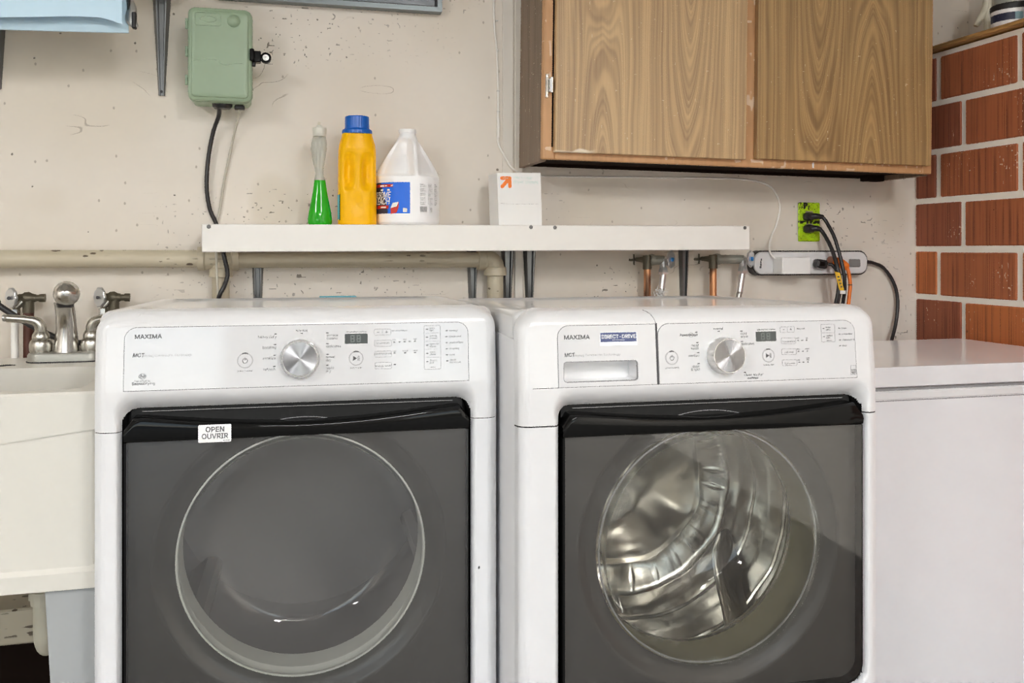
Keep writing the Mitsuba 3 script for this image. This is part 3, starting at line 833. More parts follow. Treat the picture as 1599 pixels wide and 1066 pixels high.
put('dispenser_drawer__badge_print', shear(cat_(text('DIRECT-DRIVE', .0062, .5316, .9288, Yw - .0012, 'c', bold=True, squeeze=.98), prism(sbox(.5200, .9255, .5435, .9262), Yw - .0016, Yw - .0012)), WD), 'print_white', False)

P = Panel(WD, Yw)
P.t('power / cancel', .6290, .8745, .0026, 'c')
for ss, x, z in ((('PowerWash',), .6785, .9297), (('rapid', 'wash'), .6795, .9115), (('sanitize',), .6802, .8937), (('drain', '& spin'), .6802, .8749)):
    for q, s in enumerate(ss):
        P.t(s, x, z - q * .0054, .0043, 'r', bold=(s == 'PowerWash'), slant=.2 if s == 'PowerWash' else 0)
    P.dash(x - .0018, z + .0066)
P.line.append(prism(ring_poly(.6665, .9315, .0038, .0044), Yw - .0004, Yw))
P.t('normal', .7185, .9396, .0043, 'c'); P.dash(.7190, .9370)
for ss, x, z in ((('cold', 'wash'), .7610, .9300), (('delicates',), .7612, .9118), (('clean washer',), .7645, .8572)):
    for q, s in enumerate(ss):
        P.t(s, x, z - q * .0054, .0043)
    P.dash(x + .0018, z + .0064)
P.t('with', .7695, .8522, .0024); P.t('affresh', .7745, .8520, .0036, bold=True, slant=.25)
P.t('estimated time remaining', .8112, .9374, .0022, 'c')
P.t('hold to start', .8130, .8745, .0026, 'c')
P.t('delay start', .8715, .9376, .0024)
for q, s in enumerate(('temperature', 'soil level', 'spin speed')):
    z = .9150 - q * .0195
    P.t(s, .8542, z, .0031, 'c')
    P.frame(.8398, .8686, z - .0028, z + .0076, r=.002)
    for k in range(3):
        P.dash(.8732 + k * .0086, z + .0026, .0033)
    P.t(('cold', 'light', 'low')[q], .8725, z + .0058, .0022, 'c'); P.t(('hot', 'heavy', 'high')[q], .8905, z + .0058, .0022, 'c')
P.t('extra', .8905, .8850, .0022, 'c')
P.frame(.8385, .8672, .9325, .9425, r=.002); P.bar(.8528, .9325, .8528, .9425)
P.dark += [prism(sbox(.8434, .9371, .8472, .9380), Yw - .0004, Yw), prism(sbox(.8576, .9371, .8622, .9380).union(sbox(.85945, .9353, .86035, .9398)), Yw - .0004, Yw)]
P.frame(.9205, .9480, .9135, .9455, .002); P.bar(.9225, .9300, .9462, .9300)
for z, ss in ((.9380, ('extra', 'rinse')), (.9232, ('control', 'lock'))):
    P.dash(.9255, z, .0034)
    for q, s in enumerate(ss):
        P.t(s, .9300, z + .0006 - q * .0042, .0029)
P.t('hold 3 sec', .9300, .9152, .0016)
for k, s in enumerate(('steam', 'door locked', 'add a garment', 'done')):
    P.dash(.9575, .9379 - k * .0106, .0033); P.t(s, .9615, .9367 - k * .0106, .0028)
P.frame(.9762, .9872, .8540, .8702, .0004, .0005)
P.t('energy', .9817, .8612, .0026, 'c', slant=.2); P.bar(.9770, .8595, .9864, .8595, .0008)
P.t('ENERGY', .9817, .8566, .0016, 'c', bold=True); P.t('STAR', .9817, .8546, .0014, 'c', bold=True)
for q in ((.8389, .8525, .9328, .9421), (.8531, .8668, .9328, .9421), (.8402, .8682, .9125, .9222), (.8402, .8682, .8930, .9027), (.8402, .8682, .8735, .8832)):
    put('control_panel__button', shear(prism(rpoly(*q, .0017, 4), Yw - .0003, Yw + .001), WD), 'panel_gloss', False)
round_button(put, WD, .6286, .8928, .0122, symbol_power(.6286, .8924, .0042))
round_button(put, WD, .8130, .8922, .0122, symbol_play(.8132, .8922, .0052))
finish_panel(put, P, WD)
display(put, WD, .7905, .8300, .9175, .9348)
knob(put, WD, .7270, .8940, .0285, .0325)

# ------------------------------------------------------------------ chest freezer
K = 'chest_freezer'
tag(K, 'low white chest freezer between the washer and the brick wall', 'freezer')
add(K + '__body', rbx(1.150, 1.885, 1.694, 2.19, .03, .779, .012, 12), 'freezer_enamel', 40)
add(K + '__trim_band', bx(1.149, 1.886, 1.692, 2.185, .7605, .7800, .003), 'white_plastic', False)
add(K + '__trim_groove', bx(1.151, 1.884, 1.6935, 2.18, .7585, .7606), 'line_grey', False)
add(K + '__lid_gasket', bx(1.156, 1.880, 1.700, 2.18, .779, .7895), 'line_grey', False)
lid = [np.column_stack([np.array(rpoly(1.146 + i, 1.8886 - i, 1.690 + i, 2.192 - i, .014, 5).exterior.coords)[:-1], np.full(20 + 0, 0.0)[:1].repeat(len(np.array(rpoly(1.146 + i, 1.8886 - i, 1.690 + i, 2.192 - i, .014, 5).exterior.coords)) - 1) + z]) for i, z in ((.004, .7875), (.0, .7905), (.0, .8285), (.0012, .8312), (.004, .8325))]
add(K + '__lid', loft(lid), 'freezer_enamel', 35)
for x in (1.2, 1.83):
    for y in (1.75, 2.13):
        add(K + '__foot', cyl([x, y, 0], [x, y, .04], .02), 'rubber_black')

# ------------------------------------------------------------------ laundry sink, faucet, trap
K = 'laundry_sink'
tag(K, 'cream plastic laundry sink on pale legs beside the dryer', 'sink')
SX0, SX1, SY0, SY1, SZ = -1.02, -.2915, 1.75, 2.335, .8345
outer = m3.Manifold.batch_hull([m3.Manifold.sphere(.010, 12).translate([x, y, z]) for x in (SX0 + .01, SX1 - .01) for y in (SY0 + .01, SY1 - .01) for z in (.515, SZ - .010)])
inner = man(rbx(SX0 + .03, SX1 - .03, SY0 + .028, SY1 - .215, .535, SZ + .3, .03, 20))
lip = man(xprism(Polygon([(SY0 - .0042, SZ - .005), (SY0 - .002, SZ - .0005), (SY0 + .02, SZ - .0005), (SY0 + .02, .70), (SY0 - .0042, .70)]), SX0, SX1))
cutter = man(prism(Polygon([(-2, .5), (0, .5), (0, .8042), (-2, .5554)]), SY0 - .05, SY0 + .3))
tub = outer - inner
add(K + '__basin', tm(tub), 'tub_plastic', 35)
add(K + '__rim_apron', tm(lip - cutter), 'tub_plastic', 25)
add(K + '__bottom_band', xprism(Polygon([(SY0 + .02, .491), (SY0 - .005, .491), (SY0 - .005, .520), (SY0 + .001, .530), (SY0 + .02, .530)]), SX0, SX1), 'tub_plastic', 25)
for k, (xa, xb, xs, ya, yb) in enumerate(((-.3765, -.294, -.3500, SY0 + .008, SY0 + .05), (-1.01, -.93, -.95, SY0 + .008, SY0 + .05), (-.3765, -.294, -.35, 2.28, 2.32), (-1.01, -.93, -.95, 2.28, 2.32))):
    if xa > -.5:
        q = Polygon([(xa, .505), (xb, .505), (xb, .0), (xs, .0)])
    else:
        q = Polygon([(xa, .505), (xb, .505), (xs, .0), (xa, .0)])
    add(K + '__leg', prism(q, ya, yb), 'leg_plastic', False)
for pts in ([(-.62, SY0 + .40, SZ + .0005), (-.585, SY0 + .415, SZ + .0012), (-.560, SY0 + .405, SZ + .0014), (-.540, SY0 + .425, SZ + .0012), (-.522, SY0 + .428, SZ + .0006)],):
    add(K + '__stain', tube(np.array(pts) + [0, 0, .0], [.002, .0045, .003, .005, .002], 8, aspect=.3), 'seam', label='dark stain on the sink deck')

K = 'sink_faucet'
tag(K, 'chrome two-handle faucet with rounded spout on the sink deck', 'faucet')
fx, fy, fz = -.4338, 2.235, SZ + .0003
base = [np.column_stack([np.array(rpoly(fx - .079 + i, fx + .079 - i, fy - .034 + i, fy + .034 - i, .030 - i, 6).exterior.coords)[:-1], np.full(24 + 4, 0.)[:1].repeat(len(rpoly(fx - .079 + i, fx + .079 - i, fy - .034 + i, fy + .034 - i, .030 - i, 6).exterior.coords) - 1) + fz + z]) for i, z in ((0.0005, 0), (0, .003), (.0012, .016), (.004, .0205), (.010, .022))]
add(K + '__base', loft(base), 'base_metal', 35)
add(K + '__gasket', zprism(rpoly(fx - .080, fx + .080, fy - .035, fy + .035, .03, 6), fz, fz + .0025), 'rubber_black', False)
for s in (-1, 1):
    hx = fx + s * .052
    add(K + '__handle', lathe([(0, 0), (.022, 0), (.0235, .006), (.024, .018), (.021, .026), (.0175, .030), (.0185, .034), (.017, .040), (.0135, .046), (0, .048)], 'z', (hx, fy, fz + .0205), 32), 'old_chrome', 40)
    k = f'{K}__handle' if s < 0 else f'{K}__handle_001'
    pts = [(hx, fy, fz + .060), (hx + s * .001, fy - .002, fz + .078), (hx + s * .010, fy - .005, fz + .089), (hx + s * .028, fy - .010, fz + .094), (hx + s * .052, fy - .016, fz + .097), (hx + s * .064, fy - .018, fz + .0985)]
    add(k + '__lever', cat_(tube(pts, [.0125, .0120, .0105, .0085, .0085, .0085], 16), lathe([(0, -.004), (.0095, -.003), (.010, 0), (.0085, .003), (0, .004)], 'x', (hx + s * .030, fy - .010, fz + .0945), 16)), 'old_chrome', 40)
    add(k + '__tip', lathe([(0, -.005), (.0075, -.004), (.008, 0), (.004, .006), (0, .008)], 'x', (hx + s * .067, fy - .0185, fz + .0988), 16), 'zinc', 40)
col = [np.column_stack([fx + rx * np.cos(np.linspace(0, 2 * np.pi, 28, endpoint=False)), fy + y + ry * np.sin(np.linspace(0, 2 * np.pi, 28, endpoint=False)), np.full(28, fz + z)]) for z, rx, ry, y in
       ((.019, .0275, .030, 0), (.030, .0255, .028, 0), (.070, .0215, .023, -.002), (.100, .0200, .022, -.008), (.118, .0195, .024, -.018), (.132, .0190, .026, -.030))]
add(K + '__spout', loft(col), 'chrome', 45)
D3 = np.array([.195, -.98, 0.05]); D3 /= np.linalg.norm(D3)
p0 = np.array([fx + .002, fy - .012, fz + .138])
sp = [p0 + D3 * t + np.array([0, 0, z]) for t, z in ((0, .002), (.02, .010), (.05, .013), (.085, .011), (.098, .0095), (.106, .0085), (.111, .008), (.1135, .0075))]
add(K + '__spout_end', tube(sp, [.016, .0205, .0245, .0262, .0240, .0190, .0120, .004], 28), 'chrome', 60)
ez = sp[4]
add(K + '__aerator', lathe([(0, -.0235), (.0155, -.0235), (.0165, -.020), (.0185, -.014), (0, -.013)], 'z', (ez[0] - .006, ez[1] + .018, ez[2] - .005), 24), 'rubber_black', 40)

add('sink_drain_trap', cat_(tube([(-.437, 2.03, .503), (-.437, 2.03, .40), (-.437, 2.03, .335), (-.437, 2.035, .300), (-.437, 2.065, .272), (-.437, 2.10, .280), (-.437, 2.13, .32), (-.437, 2.13, .40)], .0185, 20)), 'pvc', 50, 'cream plastic drain trap hanging under the sink', 'drain pipe')
add('sink_drain_trap__nut', cat_(lathe([(.0185, -.014), (.0235, -.013), (.0245, .006), (.0225, .013), (.0185, .014)], 'z', (-.437, 2.03, .385), 12), bx(-.462, -.45, 2.018, 2.03, .382, .398, .002)), 'pvc', 20)
add('wall_back__dark_base', bx(-1.6, -.28, YB - .016, YB - .001, .0, .193), 'near_black', False, label='added black strip low on the wall under the sink')  # added strip that makes the low wall under the sink black
add('floor_beam', bx(-1.3, -.42, 2.285, YB - .002, .195, .275, .004), 'pipe_paint', False, 'stained cream wooden rail low on the wall under the sink', 'rail')

def stop_valve(K, x, z, tx, label, tube_to, zdown):
    """An angle stop on the wall: brass body, pipe, round handle, supply tube."""
    tag(K, label, 'valve')
    y = 2.365
    add(K + '__body', cat_(lathe([(0, -.020), (.0095, -.018), (.0105, -.008), (.014, -.004), (.0145, .006), (.011, .012), (.009, .020), (0, .022)], 'x', (x + .012, y, z), 20), cyl([x + .026, y, z], [x + .046, y, z], .0075), lathe([(0, -.007), (.0095, -.006), (.0095, .006), (0, .007)], 'x', (x + .046, y, z), 16)), 'brass', 40)
    add(K + '__pipe_collar', cyl([x + .016, y, z - .004], [x + .016, y, z - .034], .0125), 'brass', 30)
    add(K + '__pipe', cyl([x + .016, y + .002, z - .03], [x + .016, y + .002, zdown], .0115), 'rust_pipe', 30)
    a = np.linspace(0, 2 * np.pi, 73)[:-1]
    rr = .0235 * (1 + .035 * np.cos(10 * a))
    wheel = loft([np.column_stack([np.full(72, xx), .74 * s * rr * np.cos(a), s * rr * np.sin(a)]) for xx, s in ((-.002, .90), (0, 1), (.004, 1), (.006, .92), (.006, .45), (.003, .30))])
    wheel = xf(wheel, rot([0, 0, 1], 52))
    add(K + '__handle', xf(wheel, trimesh.transformations.translation_matrix([tx, y - .024, z + .002])), 'bright_chrome', 30)
    add(K + '__handle_screw', xf(lathe([(0, 0), (.004, 0), (.004, .004), (0, .005)], 'y', (0, 0, 0), 12), trimesh.transformations.translation_matrix([tx - .002, y - .028, z + .002])), 'seam', 30)
    add(K + '__nut', cat_(lathe([(0, -.012), (.010, -.012), (.010, .008), (.007, .012), (0, .012)], 'z', (tx + .006, y - .006, z - .033), 6), cyl([tx + .004, y - .004, z - .024], [x + .01, y, z], .008)), 'chrome', 20)
    add(K + '__supply_tube', tube(tube_to, .0085, 14), 'wire_white' if 'left' in label else 'zinc', 40)
stop_valve('stop_valve', -.5565, .9690, -.572, 'chrome-handled stop valve on a dark pipe left of the faucet', [(-.566, 2.359, .935), (-.567, 2.357, .90), (-.567, 2.357, .70)], .40)
stop_valve('stop_valve_001', -.3720, .9680, -.384, 'chrome-handled stop valve between the faucet and the dryer corner', [(-.378, 2.359, .935), (-.379, 2.357, .90), (-.379, 2.357, .70)], .40)
add('black_hose', tube([(-1.05, 2.34, 1.20), (-.80, 2.33, 1.05), (-.610, 2.30, .978), (-.5837, 2.30, .9547), (-.5314, 2.30, .9176), (-.4744, 2.30, .8843), (-.425, 2.305, .8685), (-.37, 2.33, .862), (-.31, 2.385, .845), (-.27, 2.40, .78), (-.26, 2.40, .60)], .0068, 12), 'rubber_black', 60, 'black rubber hose sagging behind the sink faucet', 'hose')

# ------------------------------------------------------------------ painted waste pipe along the wall
K = 'waste_pipe'
tag(K, 'cream painted waste pipe with tee and elbow running under the shelf', 'pipe')
py, pz, pr = 2.375, 1.0598, .0212
add(K + '__run', cyl([-1.9, py, pz + .002], [-.150, py, pz], pr, sides=32), 'pipe_paint', 40)
add(K + '__run', cyl([-.085, py, pz - .002], [.545, py, pz - .004], pr * .97, sides=32), 'pipe_paint', 40)
tee = lathe([(0, -.0485), (.0285, -.0485), (.0295, -.046), (.0295, -.034), (.0265, -.030), (.0265, .030), (.0295, .034), (.0295, .046), (.0285, .0485), (0, .0485)], 'x', (-.1185, py, pz), 32)
branch = lathe([(0, .0), (.0255, .0), (.0255, -.022), (.0275, -.025), (.0285, -.043), (.0275, -.045), (0, -.045)], 'z', (-.113, py, pz), 32)
add(K + '__tee', cat_(tee, branch), 'pipe_paint', 30)
add(K + '__stack', cyl([-.113, py, pz - .04], [-.113, py, .05], pr * .98, sides=32), 'pipe_paint', 40)
elbow = cat_(lathe([(0, -.012), (.026, -.012), (.0275, -.010), (.0275, .008), (.025, .010), (0, .010)], 'x', (.545, py, pz - .004), 32),
             tube([(.55, py, pz - .004), (.566, py, pz - .005), (.578, py, pz - .016), (.5815, py, pz - .032)], .025, 28),
             lathe([(0, .010), (.0265, .010), (.029, .007), (.0305, -.010), (.029, -.013), (0, -.013)], 'z', (.5815, py, pz - .033), 32))
add(K + '__elbow', elbow, 'pipe_paint', 35)
add(K + '__drop', cyl([.5815, py, pz - .03], [.5815, py, .05], .0215, sides=32), 'pipe_paint', 40)

# ------------------------------------------------------------------ shelf on brackets
def bracket(x, ztop, length, wt, wb, arm, y=YB, hole=True):
    """A pressed shelf bracket: tapering channel on the wall, arm under the shelf, one mesh."""
    rings = []
    for f in np.linspace(0, 1, 10):
        w = (wt + (wb - wt) * f) / 2
        d = .020 * (1 - f) + .007 * f
        prof = [(-w, 0), (-w * .93, -d * .35), (-w * .62, -d), (-w * .42, -d), (-w * .30, -d * .42), (w * .30, -d * .42), (w * .42, -d), (w * .62, -d), (w * .93, -d * .35), (w, 0)]
        rings.append([(x + a, y - .001 + b, ztop - f * length) for a, b in prof])
    leg = loft(rings)
    rings = []
    for f in np.linspace(0, 1, 8):
        w = (wt + (wb - wt) * f) / 2
        d = .020 * (1 - f) + .007 * f
        prof = [(-w, 0), (-w * .93, -d * .35), (-w * .62, -d), (-w * .42, -d), (-w * .30, -d * .42), (w * .30, -d * .42), (w * .42, -d), (w * .62, -d), (w * .93, -d * .35), (w, 0)]
        rings.append([(x + a, y - .002 - f * arm, ztop + b) for a, b in prof])
    m = cat_(leg, loft(rings))
    hm = lathe([(0, 0), (wb * .22, 0), (wb * .22, .0006), (0, .0006)], 'y', (x, y - .001 - .0045, ztop - length + .010), 12)
    return m, hm

K = 'wall_shelf'
tag(K, 'long white shelf with white front board above the machines', 'shelf')
tilt = rot([0, 1, 0], -.21, (.55, 2.2, 1.11))
add(K + '__front_board', xf(bx(-.1473, 1.2441, 2.220, 2.238, 1.0790, 1.1432, .0015), tilt), 'shelf_white', False)
add(K + '__board', xf(bx(-.1473, .667, 2.2385, YB - .020, 1.1240, 1.1430, .001), tilt), 'shelf_white', False)
add(K + '__board', xf(bx(.668, 1.2441, 2.2385, YB - .020, 1.1240, 1.1430, .001), tilt), 'shelf_white', False)
for x, z in ((-.1320, 1.1345), (.6355, 1.1385), (.6985, 1.1378), (1.2289, 1.1405)):
    add(K + '__screw', cat_(lathe([(0, 0), (.0045, 0), (.0048, .0006), (.0035, .0016), (.0013, .0017), (.0010, .0008), (0, .0008)], 'y', (x, 2.2198, z), 16)), 'screw_steel', 30)
for x in (-.0258, .5290, .6260, .6880, 1.1445):
    m, h = bracket(x, 1.1240 if x < .6 else 1.1265, .24, .034 if x < .6 or x > 1 else .040, .016, .165)
    k = add(K + '__bracket', m, 'bracket_steel', 20)
    add(k + '__hole', h, 'seam', False)

K = 'upper_shelf'
tag(K, 'white shelf on tapering steel brackets at the top left corner', 'shelf')
add(K + '__board', bx(-1.6, -.16, 2.14, YB - .004, 1.725, 1.745, .001), 'shelf_white', False)
for x in (-.2540, -.6180):
    m, h = bracket(x, 1.725, .264, .045, .015, .195)
    k = add(K + '__bracket', m, 'bracket_steel', 20)
    add(k + '__hole', h, 'seam', False)
# blue sheets hanging in front of the upper shelf
K = 'blue_paper_pad'
tag(K, 'light blue paper pad hanging under the upper left shelf', 'paper pad')
xs = np.linspace(-1.15, -.2985, 40)
def sheet(zlow, y0, bow, x1, thick=.002):
    rows = []
    xx = np.linspace(-1.15, x1, 40)
    for f in np.linspace(0, 1, 12):
        zl = np.array([zlow(a) for a in xx])
        rows.append(np.column_stack([xx, y0 - bow * np.sin(f * 1.9) + .004 * np.sin(xx * 9), 1.7225 + (zl - 1.7225) * f]))
    n = len(xx)
    v = np.vstack(rows)
    v = np.vstack([v, v + [0, thick, 0]])
    F = []
    N = n * 12
    for i in range(11):
        for j in range(n - 1):
            p = i * n + j
            F += [[p, p + n + 1, p + 1], [p, p + n, p + n + 1], [N + p, N + p + 1, N + p + n + 1], [N + p, N + p + n + 1, N + p + n]]
    for j in range(n - 1):
        p = 11 * n + j
        F += [[p, N + p + 1, p + 1], [p, N + p, N + p + 1]]
    for i in range(11):
        p = i * n + n - 1
        F += [[p, p + n, N + p + n], [p, N + p + n, N + p]]
    return trimesh.Trimesh(v, F, process=False)
add(K, sheet(lambda a: 1.5655 + .012 * max(0, 1 - abs(a + .40) / .30) + .010 * (a + .58) / .27 * (1 if a > -.58 else 0) - (.012 * max(0, (a + .345) / .037)), 2.185, .030, -.3075), 'blue_paper', 50)
add(K + '__back_sheet', sheet(lambda a: 1.5535 + .0075 * (a + .58) / .28, 2.200, .012, -.2990, .006), 'blue_paper_dark', 50)
add('binder_clip', cat_(tube([(-.300, 2.190, 1.640), (-.292, 2.185, 1.615), (-.293, 2.182, 1.590), (-.282, 2.180, 1.572)], [.006, .010, .012, .006], 12, aspect=.5)), 'zinc', 50, 'small steel and black clip at the right end of the blue pad', 'clip')
add('binder_clip__grip', bx(-.2905, -.2815, 2.172, 2.19, 1.5690, 1.6050, .002), 'black_matte', False)
add('binder_clip__spine', bx(-.3005, -.2945, 2.18, 2.20, 1.603, 1.66, .002), 'black_matte', False)

# ------------------------------------------------------------------ framed board at the top edge
K = 'framed_board'
tag(K, 'dark board in a grey metal frame cut off by the top of the picture', 'picture frame')
fr = sbox(-.12, 1.7055, .4410, 2.15)
add(K + '__frame', prism(fr.difference(fr.buffer(-.0125, join_style=2)), YB - .034, YB - .002), 'board_grey', False)
add(K + '__inner_lip', prism(fr.buffer(-.0125, join_style=2).difference(fr.buffer(-.0165, join_style=2)), YB - .026, YB - .004), 'black_matte', False)
add(K + '__board', prism(fr.buffer(-.0165, join_style=2), YB - .018, YB - .006), 'board_dark', False)

# ------------------------------------------------------------------ green weatherproof box
K = 'junction_box'
tag(K, 'sage green plastic weatherproof box with black lock on the wall', 'electrical box')
gx0, gx1, gz0, gz1 = -.1845, -.0370, 1.4345, 1.6575
def rloft(steps, x0, x1, z0, z1, r):
    return loft([np.column_stack([(c := np.array(rpoly(x0 + i, x1 - i, z0 + i, z1 - i, max(r - i, .002), 7).exterior.coords)[:-1])[:, 0], np.full(len(c), y), c[:, 1]]) for i, y in steps])
add(K + '__case', rloft([(.004, YB - .001), (.002, 2.345), (.0, 2.330), (.0, 2.318), (.004, 2.316)], gx0, gx1, gz0, gz1, .018), 'green_box', 35)
add(K + '__lid', rloft([(.0006, 2.318), (.0, 2.314), (.0, 2.306), (.0015, 2.302), (.005, 2.300), (.0075, 2.2995), (.0095, 2.296), (.013, 2.2945), (.020, 2.294)], gx0 + .0005, gx1 - .001, gz0 + .001, gz1 - .0008, .018), 'green_box', 30)
emb = rpoly(-.1680, -.1090, 1.6115, 1.6425, .006, 5)
add(K + '__nameplate', cat_(prism(emb.difference(emb.buffer(-.0010)), 2.2930, 2.2955), prism(affinity.scale(Point(-.1375, 1.6275).buffer(.010), 1.9, .75).difference(affinity.scale(Point(-.1375, 1.6275).buffer(.0088), 1.9, .75)), 2.2934, 2.2955)), 'green_box', False)
add(K + '__dome', lathe([(.0152, -.001), (.0150, .0012), (.0128, .004), (.009, .0065), (.0045, .0080), (0, .0084)], 'y', (-.0800, 2.294, 1.6265), 32), 'green_box', 60)
crease = [(-.170, 1.5275), (-.150, 1.5315), (-.122, 1.5320), (-.115, 1.5305), (-.107, 1.5225), (-.100, 1.5205), (-.075, 1.5250), (-.058, 1.5262)]
add(K + '__moulded_line', prism(LineString(crease).buffer(.00045), 2.2936, 2.2945), 'green_box', False)
for z in (1.6193, 1.5533, 1.4857):
    add(K + '__hinge', cat_(cyl([gx0 - .0035, 2.318, z - .012], [gx0 - .0035, 2.318, z + .012], .0032, sides=12), bx(gx0 - .006, gx0 + .002, 2.314, 2.326, z - .010, z - .005), bx(gx0 - .006, gx0 + .002, 2.314, 2.326, z + .005, z + .010)), 'green_box', 25)
add(K + '__latch', cat_(bx(-.0432, -.0330, 2.292, 2.320, 1.5345, 1.5635, .002), bx(-.0340, -.0170, 2.300, 2.325, 1.5330, 1.5600, .002), bx(-.0385, -.030, 2.305, 2.32, 1.524, 1.535, .0015)), 'black_gloss', False)
add(K + '__lock', lathe([(0, -.012), (.0120, -.012), (.0130, .004), (.0120, .0075), (.0095, .0080), (.0090, .0070), (0, .0070)], 'y', (-.0060, 2.304, 1.5440), 28), 'black_gloss', 40)
add(K + '__lock_core', lathe([(0, .0068), (.0082, .0068), (.0076, .0084), (.0022, .0086), (.0018, .0075), (0, .0075)], 'y', (-.0060, 2.304, 1.5440), 24), 'zinc', 40)
add(K + '__grommet', cat_(lathe([(0, .004), (.0235, .004), (.0235, -.003), (.0190, -.009), (.009, -.010), (0, -.010)], 'z', (-.1085, 2.352, 1.4340), 24)), 'rubber_black', 40)
add(K + '__grommet', bx(-.0800, -.0560, 2.345, 2.368, 1.4245, 1.4345, .002), 'rubber_black', False)
add('box_power_cord', tube([(-.1155, 2.352, 1.428), (-.1180, 2.375, 1.410), (-.1315, 2.395, 1.3741), (-.1436, 2.403, 1.3106), (-.1481, 2.405, 1.2394), (-.1410, 2.4090, 1.1843), (-.1270, 2.4130, 1.150), (-.1180, 2.4130, 1.12), (-.1120, 2.4100, 1.112), (-.1080, 2.375, 1.103), (-.1050, 2.331, 1.0737), (-.0955, 2.332, 1.0261), (-.1030, 2.336, .9944), (-.116, 2.338, .966), (-.13, 2.36, .90), (-.13, 2.37, .60)], .0052, 12), 'rubber_black', 60, 'black cord hanging from the green box down behind the dryer', 'cord')
add('box_signal_wire', tube([(-.0680, 2.357, 1.426), (-.0720, 2.38, 1.410), (-.0880, 2.41, 1.3449), (-.1063, 2.414, 1.2568), (-.1184, 2.4145, 1.1770), (-.1290, 2.4145, 1.130), (-.1285, 2.4110, 1.112), (-.1260, 2.370, 1.103), (-.1220, 2.338, 1.0736), (-.1195, 2.338, 1.0021), (-.1160, 2.3475, .9543), (-.11, 2.36, .90)], .0030, 10), 'wire_grey', 60, 'thin grey wire beside the black cord under the green box', 'wire')

# ------------------------------------------------------------------ bottles and box on the shelf
SHZ = 1.1432 - .0012
def ell(cx, cy, z, rx, ry, n=2.0, k=56):
    a = np.linspace(0, 2 * np.pi, k, endpoint=False)
    c, s = np.cos(a), np.sin(a)
    return np.column_stack([cx + rx * np.sign(c) * np.abs(c)**(2 / n), cy + ry * np.sign(s) * np.abs(s)**(2 / n), np.full(k, z)])

# dish soap
K = 'dish_soap_bottle'
tag(K, 'slim clear bottle half full of green dish soap on the shelf', 'soap bottle')
sx, sy, zb = .1212, 2.285, SHZ + .0012
pf = [(.0, .0268), (.003, .0288), (.012, .0293), (.030, .0268), (.060, .0206), (.085, .0162), (.108, .0133), (.122, .0095), (.135, .0106), (.155, .0150), (.183, .0192), (.197, .0188), (.206, .0164), (.2125, .0154)]
off = lambda h: .0028 * math.sin((h - .10) * 24) * (1 if h > .10 else 0)
add(K + '__shell', loft([ell(sx - off(h), sy, zb + h, r, r * .7) for h, r in [(.1072, .0133)] + pf[6:]]), 'clear_plastic', 50)
add(K + '__soap', loft([ell(sx - off(h), sy, zb + h, r, r * .7) for h, r in pf[:6] + [(.1070, .0134)]]), 'soap_green', 50)
add(K + '__cap', lathe([(.0140, 0), (.0160, .001), (.0150, .004), (.0165, .006), (.0174, .018), (.0160, .0225), (.0080, .0235), (.0065, .028), (0, .0285)], 'z', (sx - off(.214), sy, zb + .2125), 28), 'cloudy_plastic', 40)
add(K + '__nozzle', lathe([(0, 0), (.0036, 0), (.0030, .008), (0, .0085)], 'z', (sx - off(.214) - .001, sy, zb + .2405), 14), 'pvc', 40)

# yellow detergent
K = 'detergent_bottle'
tag(K, 'tall yellow detergent bottle with blue screw cap on the shelf', 'bottle')
ex, ey = .2108, 2.288
hs = [0, .002, .006, .02, .05, .08, .10, .115, .13, .145, .16, .175, .185, .195, .205, .213, .219, .2225]
ws = [.0440, .0462, .0470, .0470, .0468, .0466, .0464, .0462, .0460, .0458, .0457, .0455, .0450, .0436, .0408, .0380, .0368, .0360]
rings = []
for h, w in zip(hs, ws):
    c = ell(ex, ey, zb + h, w, .034 if h < .19 else .034 - (h - .19) * .12, 2.6, 96)
    # two thumb hollows on the front leave a grip ridge between them
    front = c[:, 1] < ey
    u = c[:, 0] - ex
    g = math.exp(-((h - .128) / .038)**4)
    dent = .0155 * g * (np.exp(-((u + .0215) / .0115)**2) + np.exp(-((u - .0215) / .0115)**2))
    g2 = math.exp(-((h - .055) / .020)**2)
    dent = dent + .0035 * g2 * np.exp(-((u + .002) / .014)**2)
    c[:, 1] += np.where(front, dent, 0)
    rings.append(c)
fine = []
for i in range(len(rings) - 1):
    for t in np.linspace(0, 1, 4, endpoint=False):
        fine.append(rings[i] * (1 - t) + rings[i + 1] * t)
fine.append(rings[-1])
add(K + '__body', loft(fine), 'yellow_hdpe', 60)
a = np.linspace(0, 2 * np.pi, 145)[:-1]
knurl = 1 + .012 * np.sign(np.sin(a * 36)) * .5
def capring(z, r, kn=True):
    q = r * (knurl if kn else 1)
    return np.column_stack([ex + q * np.cos(a), ey + q * np.sin(a), np.full(len(a), z)])
cz = zb + .2225
add(K + '__cap', loft([capring(cz - .001, .0350), capring(cz, .0362), capring(cz + .007, .0362), capring(cz + .0095, .0350, False), capring(cz + .0120, .0302, False), capring(cz + .0125, .0296), capring(cz + .040, .0288), capring(cz + .0425, .0276, False), capring(cz + .0430, .0262, False), capring(cz + .0415, .0250, False)]), 'blue_cap', 25)
